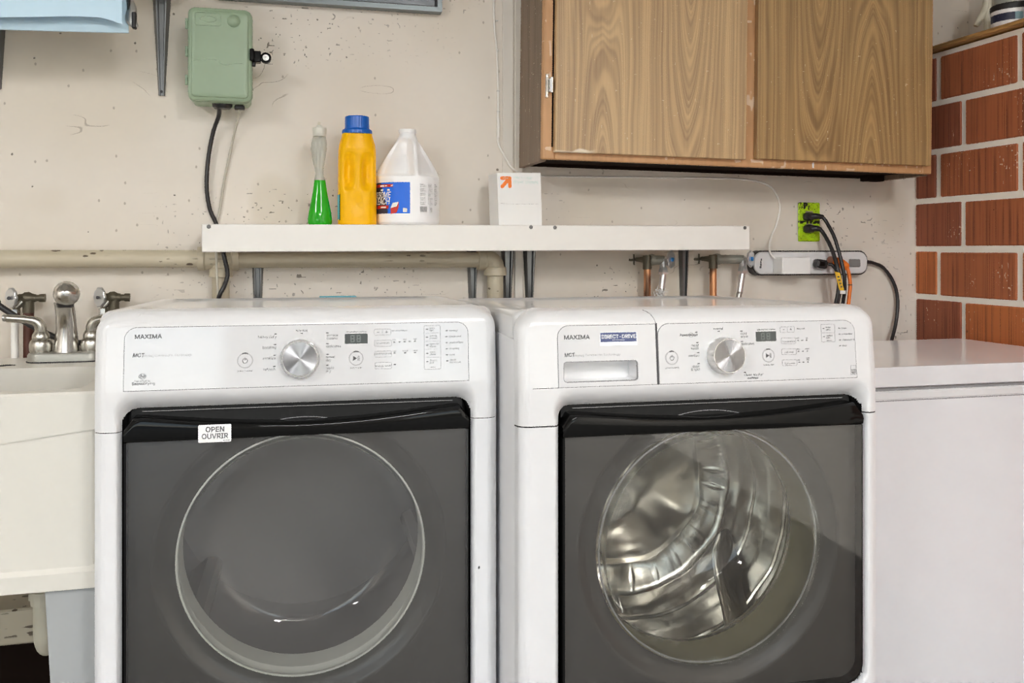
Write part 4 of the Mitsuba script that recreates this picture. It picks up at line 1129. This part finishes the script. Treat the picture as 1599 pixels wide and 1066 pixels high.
# the edge of the front label wraps round from the left side
def wrap(cx, cy, rx, ry, n, a0, a1, z0, z1, out, thick=.0004, k=24, zr=None):
    """A label bent round a bottle: angles in degrees, 270 faces the room."""
    aa = np.radians(np.linspace(a0, a1, k))
    c, s = np.cos(aa), np.sin(aa)
    def at(e):
        return np.column_stack([cx + (rx + e) * np.sign(c) * np.abs(c)**(2 / n), cy + (ry + e) * np.sign(s) * np.abs(s)**(2 / n)])
    p, q = at(out), at(out - .001)
    zt = np.full(k, z1) if zr is None else z0 + (z1 - z0) * zr(np.linspace(0, 1, k))
    v = np.vstack([np.column_stack([p, np.full(k, z0)]), np.column_stack([p, zt]), np.column_stack([q, zt]), np.column_stack([q, np.full(k, z0)])])
    F = []
    for r in range(3):
        for j in range(k - 1):
            b = r * k + j
            F += [[b, b + 1, b + k + 1], [b, b + k + 1, b + k]]
    return trimesh.Trimesh(v, F, process=False)
add(K + '__label', wrap(ex, ey, .0468, .034, 2.6, 150, 205, zb + .012, zb + .072, .0006), 'label_teal', 40)
add(K + '__label_edge', wrap(ex, ey, .0468, .034, 2.6, 205, 209, zb + .010, zb + .074, .0006), 'label_dark', 40)

# white jug
K = 'bleach_jug'
tag(K, 'white plastic gallon jug with blue AWESOME BLEACH label on the shelf', 'jug')
jx, jy, jr = .3385, 2.310, .0790
hs = [0, .002, .006, .014, .05, .10, .118, .124, .128, .14, .160, .18, .20, .212, .222, .228, .232]
rs = [.070, .0745, .0780, .0790, .0790, .0788, .0786, .0782, .0770, .0712, .0600, .0475, .0345, .0265, .0220, .0196, .0192]
rings = []
hh = np.concatenate([np.linspace(a_, b_, 5, endpoint=False) for a_, b_ in zip(hs[:-1], hs[1:])] + [[hs[-1]]])
for h in hh:
    r = float(np.interp(h, hs, rs))
    c = ell(jx, jy, zb + h, r, r, 2.2, 120)
    u = c[:, 0] - jx
    front = c[:, 1] < jy
    gate = 1 / (1 + math.exp(-(h - .1225) * 900)) * (1 / (1 + math.exp((h - .212) * 320)))
    side = np.where(u < .010, np.exp(-((u + .022) / .030)**4), np.exp(-((u - .045) / .026)**4))
    grip = np.exp(-((u - .0125) / .0115)**4)
    dent = gate * (.032 * np.minimum(1, r / .05) * (1 - grip) * np.where(front, 1, 0) * np.clip((jy - c[:, 1]) / max(r, 1e-4) * 1.5, 0, 1))
    out = gate * grip * np.where(front, 1, 0) * max(0, .058 - r) * .55
    c[:, 1] += dent - out
    rings.append(c)
add(K + '__body', loft(rings), 'white_hdpe', 50)
ca = lathe([(.0205, 0), (.0220, .0005), (.0222, .008), (.0212, .0098), (0, .0105)], 'z', (jx, jy, zb + .2305), 48)
add(K + '__cap', ca, 'white_hdpe', 35)
JL = lambda a0, a1, z0, z1, out=.0004, k=24, zr=None: wrap(jx, jy, jr, jr, 2.2, a0, a1, zb + z0, zb + z1, out, k=k, zr=zr)
add(K + '__label', JL(160, 267, .0270, .1030, .0003, 40), 'label_blue', 40)
add(K + '__label_dark_field', JL(160, 226, .0272, .1028, .0005, 40, zr=lambda t: np.clip(1 - .9 * np.clip(t - .72, 0, 1) / .28, .06, 1)), 'label_dark', 40)  # dark area over the left end of the blue label
add(K + '__label_banner', cat_(JL(160, 237, .0915, .0985, .0008, 24), JL(180, 228, .0390, .0470, .0008, 16)), 'label_red', 40)
def bend(m, out=.0008):
    """Flat print (x along the label from the centre line facing the room) bent round the jug."""
    v = np.array(m.vertices)
    ang = np.radians(270) + v[:, 0] / jr
    c, s = np.cos(ang), np.sin(ang)
    e = out - (v[:, 1])
    x = jx + (jr + e) * np.sign(c) * np.abs(c)**(2 / 2.2)
    y = jy + (jr + e) * np.sign(s) * np.abs(s)**(2 / 2.2)
    return trimesh.Trimesh(np.column_stack([x, y, zb + v[:, 2]]), m.faces, process=False)
add(K + '__label_print', cat_(bend(text('AWESOME', .0145, -.0505, .0655, 0, 'r', bold=True, squeeze=.80, slant=.12)), bend(text('BLEACH', .0150, -.0535, .0495, 0, 'r', bold=True, squeeze=.85, slant=.12)), *[bend(prism(sbox(x0_, z0_, x1_, z1_), -.0003, 0), .0012) for x0_, z0_, x1_, z1_ in ((-.088, .0930, -.071, .0966), (-.069, .0935, -.045, .0962), (-.085, .0825, -.054, .0868), (-.086, .0405, -.066, .0440))]), 'print_white', False)
cube_face = affinity.translate(Polygon([(0, 0), (.017, .004), (.022, .0155), (.006, .0125)]), -.052, .040)
cube_side = affinity.translate(Polygon([(0, 0), (.017, .004), (.0165, -.011), (.001, -.0145)]), -.052, .040)
cube_end = affinity.translate(Polygon([(.017, .004), (.022, .0155), (.0215, .001), (.0165, -.011)]), -.052, .040)
add(K + '__label_carton', cat_(bend(prism(cube_side.union(cube_end), -.0003, 0)), ), 'label_red', False)
add(K + '__label_carton_top', bend(prism(cube_face, -.0004, 0)), 'card_white', False)
add(K + '__label_seal', bend(prism(sbox(-.0200, .0300, -.0105, .0400), -.0003, 0)), 'card_white', False)
bars = [prism(sbox(.0165 + i * .0009, .031, .0165 + i * .0009 + w, .0445), -.0003, 0) for i, w in enumerate(rng.uniform(.0002, .0007, 22))]
bl = [prism(sbox(xa, z, xa + l, z + .0009), -.0003, 0) for xa in (.0165, .0385, .0610) for k in range(24) for z, l in ((.0985 - k * .0022, rng.uniform(.008, .018) if k % 5 < 4 else 0),) if l > 0]
add(K + '__small_print', cat_(*[bend(m) for m in bl + bars + [prism(sbox(.044, z, .053, z + .0009), -.0003, 0) for z in np.arange(.031, .044, .0022)]]), 'print_pale', False, kind='stuff')

# dryer sheets carton
K = 'dryer_sheet_box'
tag(K, 'white dryer sheets carton with orange arrow logo on the shelf', 'carton')
q = Polygon([(.5636, SHZ + .0012), (.6800, SHZ + .0016), (.6760, 1.2795), (.5590, 1.2760)])
SH = rot([0, 0, 1], 3.5, (.62, 2.27, 0))
add(K + '__carton', xf(prism(q, 2.268, 2.345), SH), 'card_white', False)
cx_, cz_ = .5772, 1.2570
arrow = unary_union([LineString([(.5725, 1.2420), (.5905, 1.2615)]).buffer(.0045), LineString([(.5715, 1.2632), (.5925, 1.2638)]).buffer(.0045), LineString([(.5925, 1.2632), (.5930, 1.2430)]).buffer(.0045)])
add(K + '__arrow_logo', xf(prism(arrow, 2.2674, 2.268), SH), 'orange', False)
add(K + '__lettering', xf(cat_(text('free + clear', .0070, .6010, 1.2625, 2.268, 'l', squeeze=1.0), text('dryer sheets', .0085, .6010, 1.2510, 2.268, 'l', squeeze=1.0), text('up & up', .0030, .5740, 1.2622, 2.2674, 'l')), SH), 'card_mint', False)
add(K + '__fold_line', xf(prism(sbox(.5655, 1.1984, .6705, 1.1988), 2.2677, 2.268), SH), 'line_grey', False)

# ------------------------------------------------------------------ wall cabinet
K = 'wall_cabinet'
tag(K, 'brown wood veneer wall cabinet with two doors above the washer', 'cabinet')
CT = rot([0, 1, 0], .72, (.6565, 2.2, 1.3075))
cput = lambda k, m, mat, sm=False, **kw: add(f'{K}__{k}', xf(m, CT), mat, sm, **kw)
cx0, cx1, cy, cz0, cz1 = .6565, 1.7934, 2.193, 1.3075, 2.10
cput('side_panel', bx(cx0, cx0 + .016, cy + .018, YB - .002, cz0 - .004, cz1, .0012), 'veneer_side')
cput('side_panel', bx(cx1 - .016, cx1, cy + .018, YB - .002, cz0 - .004, cz1, .0012), 'veneer_side')
cput('bottom_panel', bx(cx0 + .016, cx1 - .016, cy + .018, YB - .010, cz0 + .010, cz0 + .022), 'near_black')
cput('back_panel', bx(cx0 + .016, cx1 - .016, YB - .010, YB - .003, cz0 + .002, cz1), 'near_black')
cput('hanging_rail', bx(cx1 - .075, cx1 - .018, YB - .045, YB - .010, cz0 - .007, cz0 + .010), 'near_black')
cput('top_panel', bx(cx0, cx1, cy + .018, YB - .002, cz1, cz1 + .016), 'veneer_side')
stile = rbx
cput('face_stile', bx(cx0, cx0 + .0330, cy, cy + .018, cz0, cz1, .0025), 'face_wood')
cput('face_stile', bx(1.2000, 1.2560, cy + .0006, cy + .018, cz0 + .034, cz1, .001), 'face_wood')
cput('face_stile', bx(cx1 - .030, cx1, cy, cy + .018, cz0, cz1, .0025), 'face_wood')
cput('face_rail', bx(cx0 + .0330, cx1 - .030, cy + .0003, cy + .018, cz0, cz0 + .036, .0018), 'face_wood')
cput('face_rail', bx(cx0 + .0330, cx1 - .030, cy + .0003, cy + .018, cz1 - .036, cz1, .0018), 'face_wood')
cput('door', bx(.6840, 1.2070, cy - .0190, cy - .0005, cz0 + .0170, cz1 - .02, .0012), 'veneer')
cput('door', bx(1.2385, 1.7745, cy - .0190, cy - .0005, cz0 + .0210, cz1 - .02, .0012), 'veneer')
cput('door__edge_gap', bx(.6805, .6842, cy - .0016, cy - .0001, cz0 + .030, cz1 - .02), 'near_black')
for kk, zc in (('', 1.489), ('', 1.95)):
    hm = cat_(bx(.6625, .6705, cy - .0035, cy, zc - .030, zc + .030, .0012), cyl([.6765, cy - .012, zc - .018], [.6765, cy - .012, zc + .020], .0042, sides=14), bx(.670, .6765, cy - .0125, cy - .001, zc - .016, zc + .018, .001), lathe([(0, 0), (.0036, 0), (.003, .0015), (0, .002)], 'y', (.6665, cy - .0035, zc - .024), 12), lathe([(0, 0), (.0036, 0), (.003, .0015), (0, .002)], 'y', (.6665, cy - .0035, zc + .024), 12), bx(.6645, .6685, cy - .0055, cy, zc - .014, zc + .014, .001))
    cput('hinge', hm, 'chrome', 25)
cput('face_rail__white_drip', bx(1.4150, 1.4200, cy - .0008, cy + .0003, cz0 + .004, cz0 + .0185), 'print_white')

# ------------------------------------------------------------------ jars on the ledge
def jar(K, x, y, r, h, label, lid=.016):
    z = ZL + .0132
    tag(K, label, 'jar')
    add(K + '__tub', lathe([(0, 0), (r * .94, 0), (r * .97, .003), (r, h - lid), (0, h - lid)], 'z', (x, y, z), 48), 'white_hdpe', 40)
    add(K + '__lid', lathe([(0, h - lid), (r * 1.01, h - lid - .001), (r * 1.03, h - lid + .002), (r * 1.03, h - .003), (r * .99, h), (0, h)], 'z', (x, y, z), 48), 'black_matte', 30)
    return z
def bandl(x, y, r, z0, z1, a0, a1):
    return wrap(x, y, r, r, 2.0, a0, a1, z0, z1, .0006, k=24)
z = jar('paste_jar', 2.002, 2.123, .0565, .074, 'white jar with black lid and blue-black band on the brick ledge')
add('paste_jar__label_band', bandl(2.002, 2.123, .0560, z + .026, z + .046, 150, 232), 'label_dark', 40)
add('paste_jar__label_blue', bandl(2.002, 2.123, .0560, z + .026, z + .046, 232, 252), 'jar_blue', 40)
add('paste_jar__label_text', cat_(*[bandl(2.002, 2.123, .0560, z + .026 + k * .006, z + .0275 + k * .006, 256, 272) for k in range(4)]), 'print_pale', 40)
jar('paste_jar_001', 2.005, 1.985, .0560, .082, 'black-lidded white jar nearer the camera, cut by the right picture edge')
add('grey_canister', lathe([(0, 0), (.040, 0), (.042, .003), (.042, .155), (.036, .165), (0, .166)], 'z', (2.068, 2.203, ZL + .0132), 40), 'jar_grey', 40, 'dull grey canister standing behind the ledge jars', 'canister')
add('caulk_nozzle', tube([(1.995, 2.255, ZL + .062), (2.005, 2.252, ZL + .080), (2.022, 2.248, ZL + .110), (2.03, 2.246, ZL + .150)], [.007, .009, .0115, .0125], 14), 'pvc', 50, 'white nozzle leaning on the grey canister', 'nozzle')
add('caulk_nozzle__tube', cyl([2.03, 2.246, ZL + .0134], [2.03, 2.246, ZL + .155], .012), 'pvc', 40)

# ------------------------------------------------------------------ laundry valves above the washer
def laundry_valve(K, xp, xh, z, label, hose):
    tag(K, label, 'valve')
    y = 2.372
    add(K + '__elbow', cat_(tube([(xp - .016, YB - .01, z + .001), (xp - .014, y + .02, z + .001), (xp - .002, y + .002, z)], [.006, .007, .010], 14), lathe([(0, -.013), (.0115, -.012), (.013, 0), (.0115, .012), (0, .013)], 'z', (xp, y, z), 20), cyl([xp, y, z - .006], [xp, y, z - .026], .0122)), 'brass', 40)
    add(K + '__strap', cat_(bx(xp - .036, xp - .010, YB - .004, YB - .001, z - .004, z + .003, .0006), bx(xp - .023, xp - .019, YB - .004, YB - .001, z - .014, z + .015, .0006)), 'brass', False)
    add(K + '__copper_pipe', cyl([xp, y, z - .022], [xp, y, .10], .0098), 'copper', 40)
    add(K + '__arm', cyl([xp + .006, y, z], [xh - .010, y - .002, z - .001], .0128), 'galv_pipe', 40)
    add(K + '__collar', lathe([(0, -.006), (.0155, -.006), (.0162, 0), (.0155, .006), (0, .006)], 'x', (xp + .013, y, z), 24), 'galv_pipe', 40)
    add(K + '__body', cat_(lathe([(0, -.016), (.009, -.016), (.011, -.004), (.011, .008), (0, .010)], 'z', (xh - .012, y - .004, z - .006), 20), cyl([xh - .012, y, z], [xh - .004, y - .020, z + .002], .0075)), 'bright_chrome', 40)
    a = np.linspace(0, 2 * np.pi, 73)[:-1]
    rr = .0235 * (1 + .05 * np.cos(8 * a))
    wheel = loft([np.column_stack([s * rr * np.cos(a), np.full(72, yy), s * rr * np.sin(a)]) for yy, s in ((.003, .88), (.0, 1), (-.003, 1), (-.005, .90), (-.004, .5), (-.005, .3))])
    M = trimesh.transformations.translation_matrix([xh, y - .025, z + .001]) @ rot([0, 0, 1], 38)
    add(K + '__handle', xf(wheel, M), 'bright_chrome', 30)
    dot = lathe([(0, .004), (.0060, .004), (.0058, .0085), (0, .009)], 'y', (0, 0, 0), 20)
    add(K + '__handle_cap', xf(dot, M), 'blue_dot', 40)
    add(K + '__nut', lathe([(0, -.010), (.0150, -.010), (.0155, -.004), (.0125, .004), (.011, .010), (0, .010)], 'z', (xh - .012, y - .004, z - .030), 6), 'bright_chrome', 20)
    add(K + '__hose_ferrule', tube(hose[:2], .0086, 16, smooth=False), 'bright_chrome', 40)
    add(K + '__hose', tube(hose[1:], .0078, 14), 'zinc', 40)
laundry_valve('laundry_valve', 1.0140, 1.0722, 1.0540, 'laundry valve with blue-dotted handle and white fuzzed hose on a copper pipe', [(1.0595, 2.368, 1.018), (1.0545, 2.366, .975), (1.050, 2.364, .95), (1.045, 2.363, .80)])
laundry_valve('laundry_valve_001', 1.2140, 1.3160, 1.0555, 'laundry valve with longer grey arm and blue-dotted handle right of the last bracket', [(1.3030, 2.368, 1.016), (1.2930, 2.364, .962), (1.286, 2.36, .94), (1.27, 2.355, .80)])
fz_ = np.column_stack([rng.normal(1.043, .008, 60), rng.normal(2.352, .004, 60), rng.uniform(.945, .975, 60)])
add('laundry_valve__fuzz', cat_(*[tube([p, p + rng.normal(0, .004, 3), p + rng.normal(0, .006, 3)], .0009, 4, smooth=False) for p in fz_]), 'card_white', False, kind='stuff', label='white fuzz on the hose')

# ------------------------------------------------------------------ outlet, power strip, plugs, cords
K = 'outlet_plate'
tag(K, 'lime green and black splatter outlet plate on the wall right of the shelf', 'outlet')
add(K, bx(1.5120, 1.5845, YB - .0065, YB - .0005, 1.1070, 1.2220, .003), 'plate_green', False)
add(K + '__receptacle', cat_(*[prism(Point(1.547, zc).buffer(.0165).intersection(sbox(1.5, zc - .0135, 1.6, zc + .0135)), YB - .0085, YB - .005) for zc in (1.1830, 1.1455)]), 'zinc', False)

def plug(K, x, z, dx, label):
    tag(K, label, 'plug')
    body = loft([ell(0, 0, h, rx, ry, 2.6, 28) for h, rx, ry in ((0, .0150, .0125), (.008, .0155, .013), (.016, .0135, .012), (.022, .009, .009))])
    body = xf(body, rot([1, 0, 0], 90))
    add(K + '__body', xf(body, trimesh.transformations.translation_matrix([x, YB - .0085, z])), 'rubber_black', 40)
    add(K + '__strain_relief', tube([(x + .004, YB - .024, z), (x + .014, YB - .030, z + .001), (x + dx, YB - .034, z - .002)], [.0095, .0085, .0062], 14), 'rubber_black', 40)
plug('power_plug', 1.5400, 1.1800, .036, 'black plug in the upper socket of the green outlet')
plug('power_plug_001', 1.5405, 1.1440, .028, 'black plug in the lower socket of the green outlet')
add('appliance_cord', tube([(1.5750, 2.387, 1.1780), (1.5840, 2.378, 1.160), (1.5940, 2.352, 1.110), (1.6030, 2.328, 1.0258), (1.6110, 2.332, .9697), (1.6170, 2.350, .9247), (1.61, 2.35, .86), (1.56, 2.35, .80)], .0052, 12), 'rubber_black', 60, 'black cord from the upper plug, passing before the power strip', 'cord')
add('appliance_cord_001', tube([(1.5675, 2.387, 1.1420), (1.5740, 2.376, 1.125), (1.5800, 2.350, 1.085), (1.5830, 2.326, 1.0300), (1.5860, 2.322, .9890), (1.5780, 2.326, .9296), (1.56, 2.34, .86), (1.52, 2.34, .80)], .0056, 12), 'rubber_black', 60, 'black cord from the lower plug, leftmost of the cords before the power strip', 'cord')
add('appliance_cord_002', tube([(1.5700, 2.352, 1.0405), (1.5810, 2.345, 1.036), (1.5925, 2.338, 1.010), (1.5985, 2.336, .965), (1.5925, 2.336, .935), (1.585, 2.338, .90), (1.57, 2.36, .82)], .0046, 12), 'rubber_black', 60, 'short black cord from the plug in the power strip, carrying the yellow tag', 'cord')
K = 'power_strip'
tag(K, 'long rounded white power strip with black edge on the wall above the washer', 'power strip')
sp_ = rpoly(1.3490, 1.7235, 1.0110, 1.0765, .026, 10)
add(K + '__back_shell', prism(sp_.buffer(.0032), 2.387, YB - .001), 'black_matte', False)
add(K + '__case', rloft([(.0, 2.394), (.0, 2.386), (.002, 2.382), (.006, 2.3805)], 1.3490, 1.7235, 1.0110, 1.0765, .026), 'white_plastic', 35)
add(K + '__switch', rloft([(.0, 2.381), (.0, 2.378), (.0015, 2.3765)], 1.6585, 1.6960, 1.0310, 1.0545, .004), 'grey_trim', 30)
for x in (1.6400, 1.5150):
    add(K + '__socket', prism(unary_union([sbox(x - .0075, 1.036, x - .0055, 1.045), sbox(x - .0075, 1.0480, x - .0055, 1.0570), Point(x + .004, 1.0465).buffer(.0026)]), 2.3800, 2.3812), 'seam', False)
add(K + '__cord', tube([(1.7210, 2.398, 1.0457), (1.7400, 2.400, 1.0455), (1.7650, 2.404, 1.0405), (1.7975, 2.406, 1.0262), (1.8310, 2.406, .9837), (1.8440, 2.404, .9316), (1.8350, 2.398, .8701), (1.8100, 2.385, .815), (1.77, 2.36, .76), (1.70, 2.34, .60)], .0052, 12), 'rubber_black', 60)
add('power_strip__mark', cat_(*[prism(sbox(1.3650 + .0012 * k, 1.0290 + .0072 * k, 1.3705 + .0012 * (k % 2), 1.0350 + .0072 * k), 2.3800, 2.3806) for k in range(4)]), 'seam', False, kind='stuff')
K = 'wall_adapter'
tag(K, 'white block power adapter plugged into the power strip', 'adapter')
add(K, bx(1.4070, 1.4980, 2.328, 2.3795, 1.0125, 1.0610, .002), 'card_white', False)
K = 'angled_plug'
tag(K, 'square black plug in the middle of the power strip', 'plug')
add(K, xf(bx(1.5360, 1.5720, 2.352, 2.380, 1.0290, 1.0540, .005), rot([0, 1, 0], 8, (1.55, 2.36, 1.04))), 'rubber_black', False)
add(K + '__grip_groove', xf(bx(1.5430, 1.5600, 2.3512, 2.353, 1.0350, 1.0480, .001), rot([0, 1, 0], 8, (1.55, 2.36, 1.04))), 'black_gloss', False)
K = 'orange_plug'
tag(K, 'orange extension cord plug at the right end of the power strip', 'plug')
add(K + '__body', tube([(1.5950, 2.364, 1.0490), (1.6080, 2.356, 1.0450), (1.6230, 2.350, 1.0360), (1.6300, 2.347, 1.0290)], [.0125, .0140, .0125, .0090], 18), 'orange', 40)
add(K + '__prong_face', lathe([(0, 0), (.0145, 0), (.0145, .004), (0, .004)], 'y', (1.5960, 2.3800, 1.0490), 20), 'zinc', 40)
add(K + '__cord', tube([(1.6295, 2.347, 1.030), (1.6345, 2.345, 1.010), (1.6375, 2.344, .9796), (1.6340, 2.343, .950), (1.6290, 2.342, .920), (1.61, 2.342, .85), (1.56, 2.345, .80)], .0052, 12), 'orange', 60)
add(K + '__cable_tie', lathe([(.0050, -.0012), (.0064, -.0012), (.0064, .0012), (.0050, .0012)], 'z', (1.6370, 2.344, .9800), 14), 'black_matte', 30)
TG = lambda y: [(1.5660, y, 1.0200), (1.5815, y - .002, 1.0165), (1.5985, y + .001, .9640), (1.5830, y + .0025, .9665)]
add('warning_tag', loft([TG(2.3140), TG(2.3150)]), 'tag_yellow', False, 'yellow warning tag hanging on the cords below the power strip', 'tag')
add('warning_tag__print', cat_(*[bx(1.5745 + k * .0032, 1.5795 + k * .0032, 2.3112, 2.3132, 1.0030 - k * .0095, 1.0066 - k * .0095) for k in range(4)]), 'print_grey', False, kind='stuff')
add('warning_tag__white_end', bx(1.5835, 1.6010, 2.3120, 2.3160, .9555, .9655, .0005), 'card_white', False)
# thin white wire: down beside the batten, under the cabinet, to the adapter
add('thin_white_wire', tube([(.5870, 2.4165, 2.3), (.5872, 2.4165, 1.7547), (.5961, 2.4165, 1.6172), (.5996, 2.4165, 1.4964), (.5985, 2.4165, 1.3927), (.6000, 2.4165, 1.370), (.6130, 2.4125, 1.3412), (.6400, 2.4080, 1.300), (.690, 2.4060, 1.2835), (.760, 2.4150, 1.2825), (1.0115, 2.4165, 1.2853), (1.2087, 2.4165, 1.2875), (1.3513, 2.4165, 1.2847), (1.4241, 2.4165, 1.2637), (1.4514, 2.4165, 1.2134), (1.4409, 2.4165, 1.1570), (1.4241, 2.4150, 1.1231), (1.4080, 2.400, 1.095), (1.3960, 2.378, 1.078), (1.3990, 2.372, 1.066), (1.4090, 2.368, 1.056)], .0027, 8), 'wire_white', 60, 'thin white wire stapled beside the cabinet and looping to the adapter', 'wire')
add('thin_white_wire__sleeve', tube([(.5990, 2.4150, 1.440), (.6000, 2.4150, 1.420), (.6005, 2.415, 1.385)], [.0036, .0042, .003], 10), 'wire_white', 50)
for z in (1.70, 1.62, 1.51, 1.455):
    add('thin_white_wire__staple', bx(.5935 + (1.62 - z) * .02, .6015 + (1.62 - z) * .02, 2.4135, 2.4195, z - .001, z + .001), 'zinc', False)
# small blue strip forgotten on the dryer's rear edge
add('blue_strip', xf(bx(.1190, .2060, 2.252, 2.272, .9668, .9700, .001), np.eye(4)), 'strip_blue', False, 'small blue plastic strip lying at the back of the dryer top', 'strip')
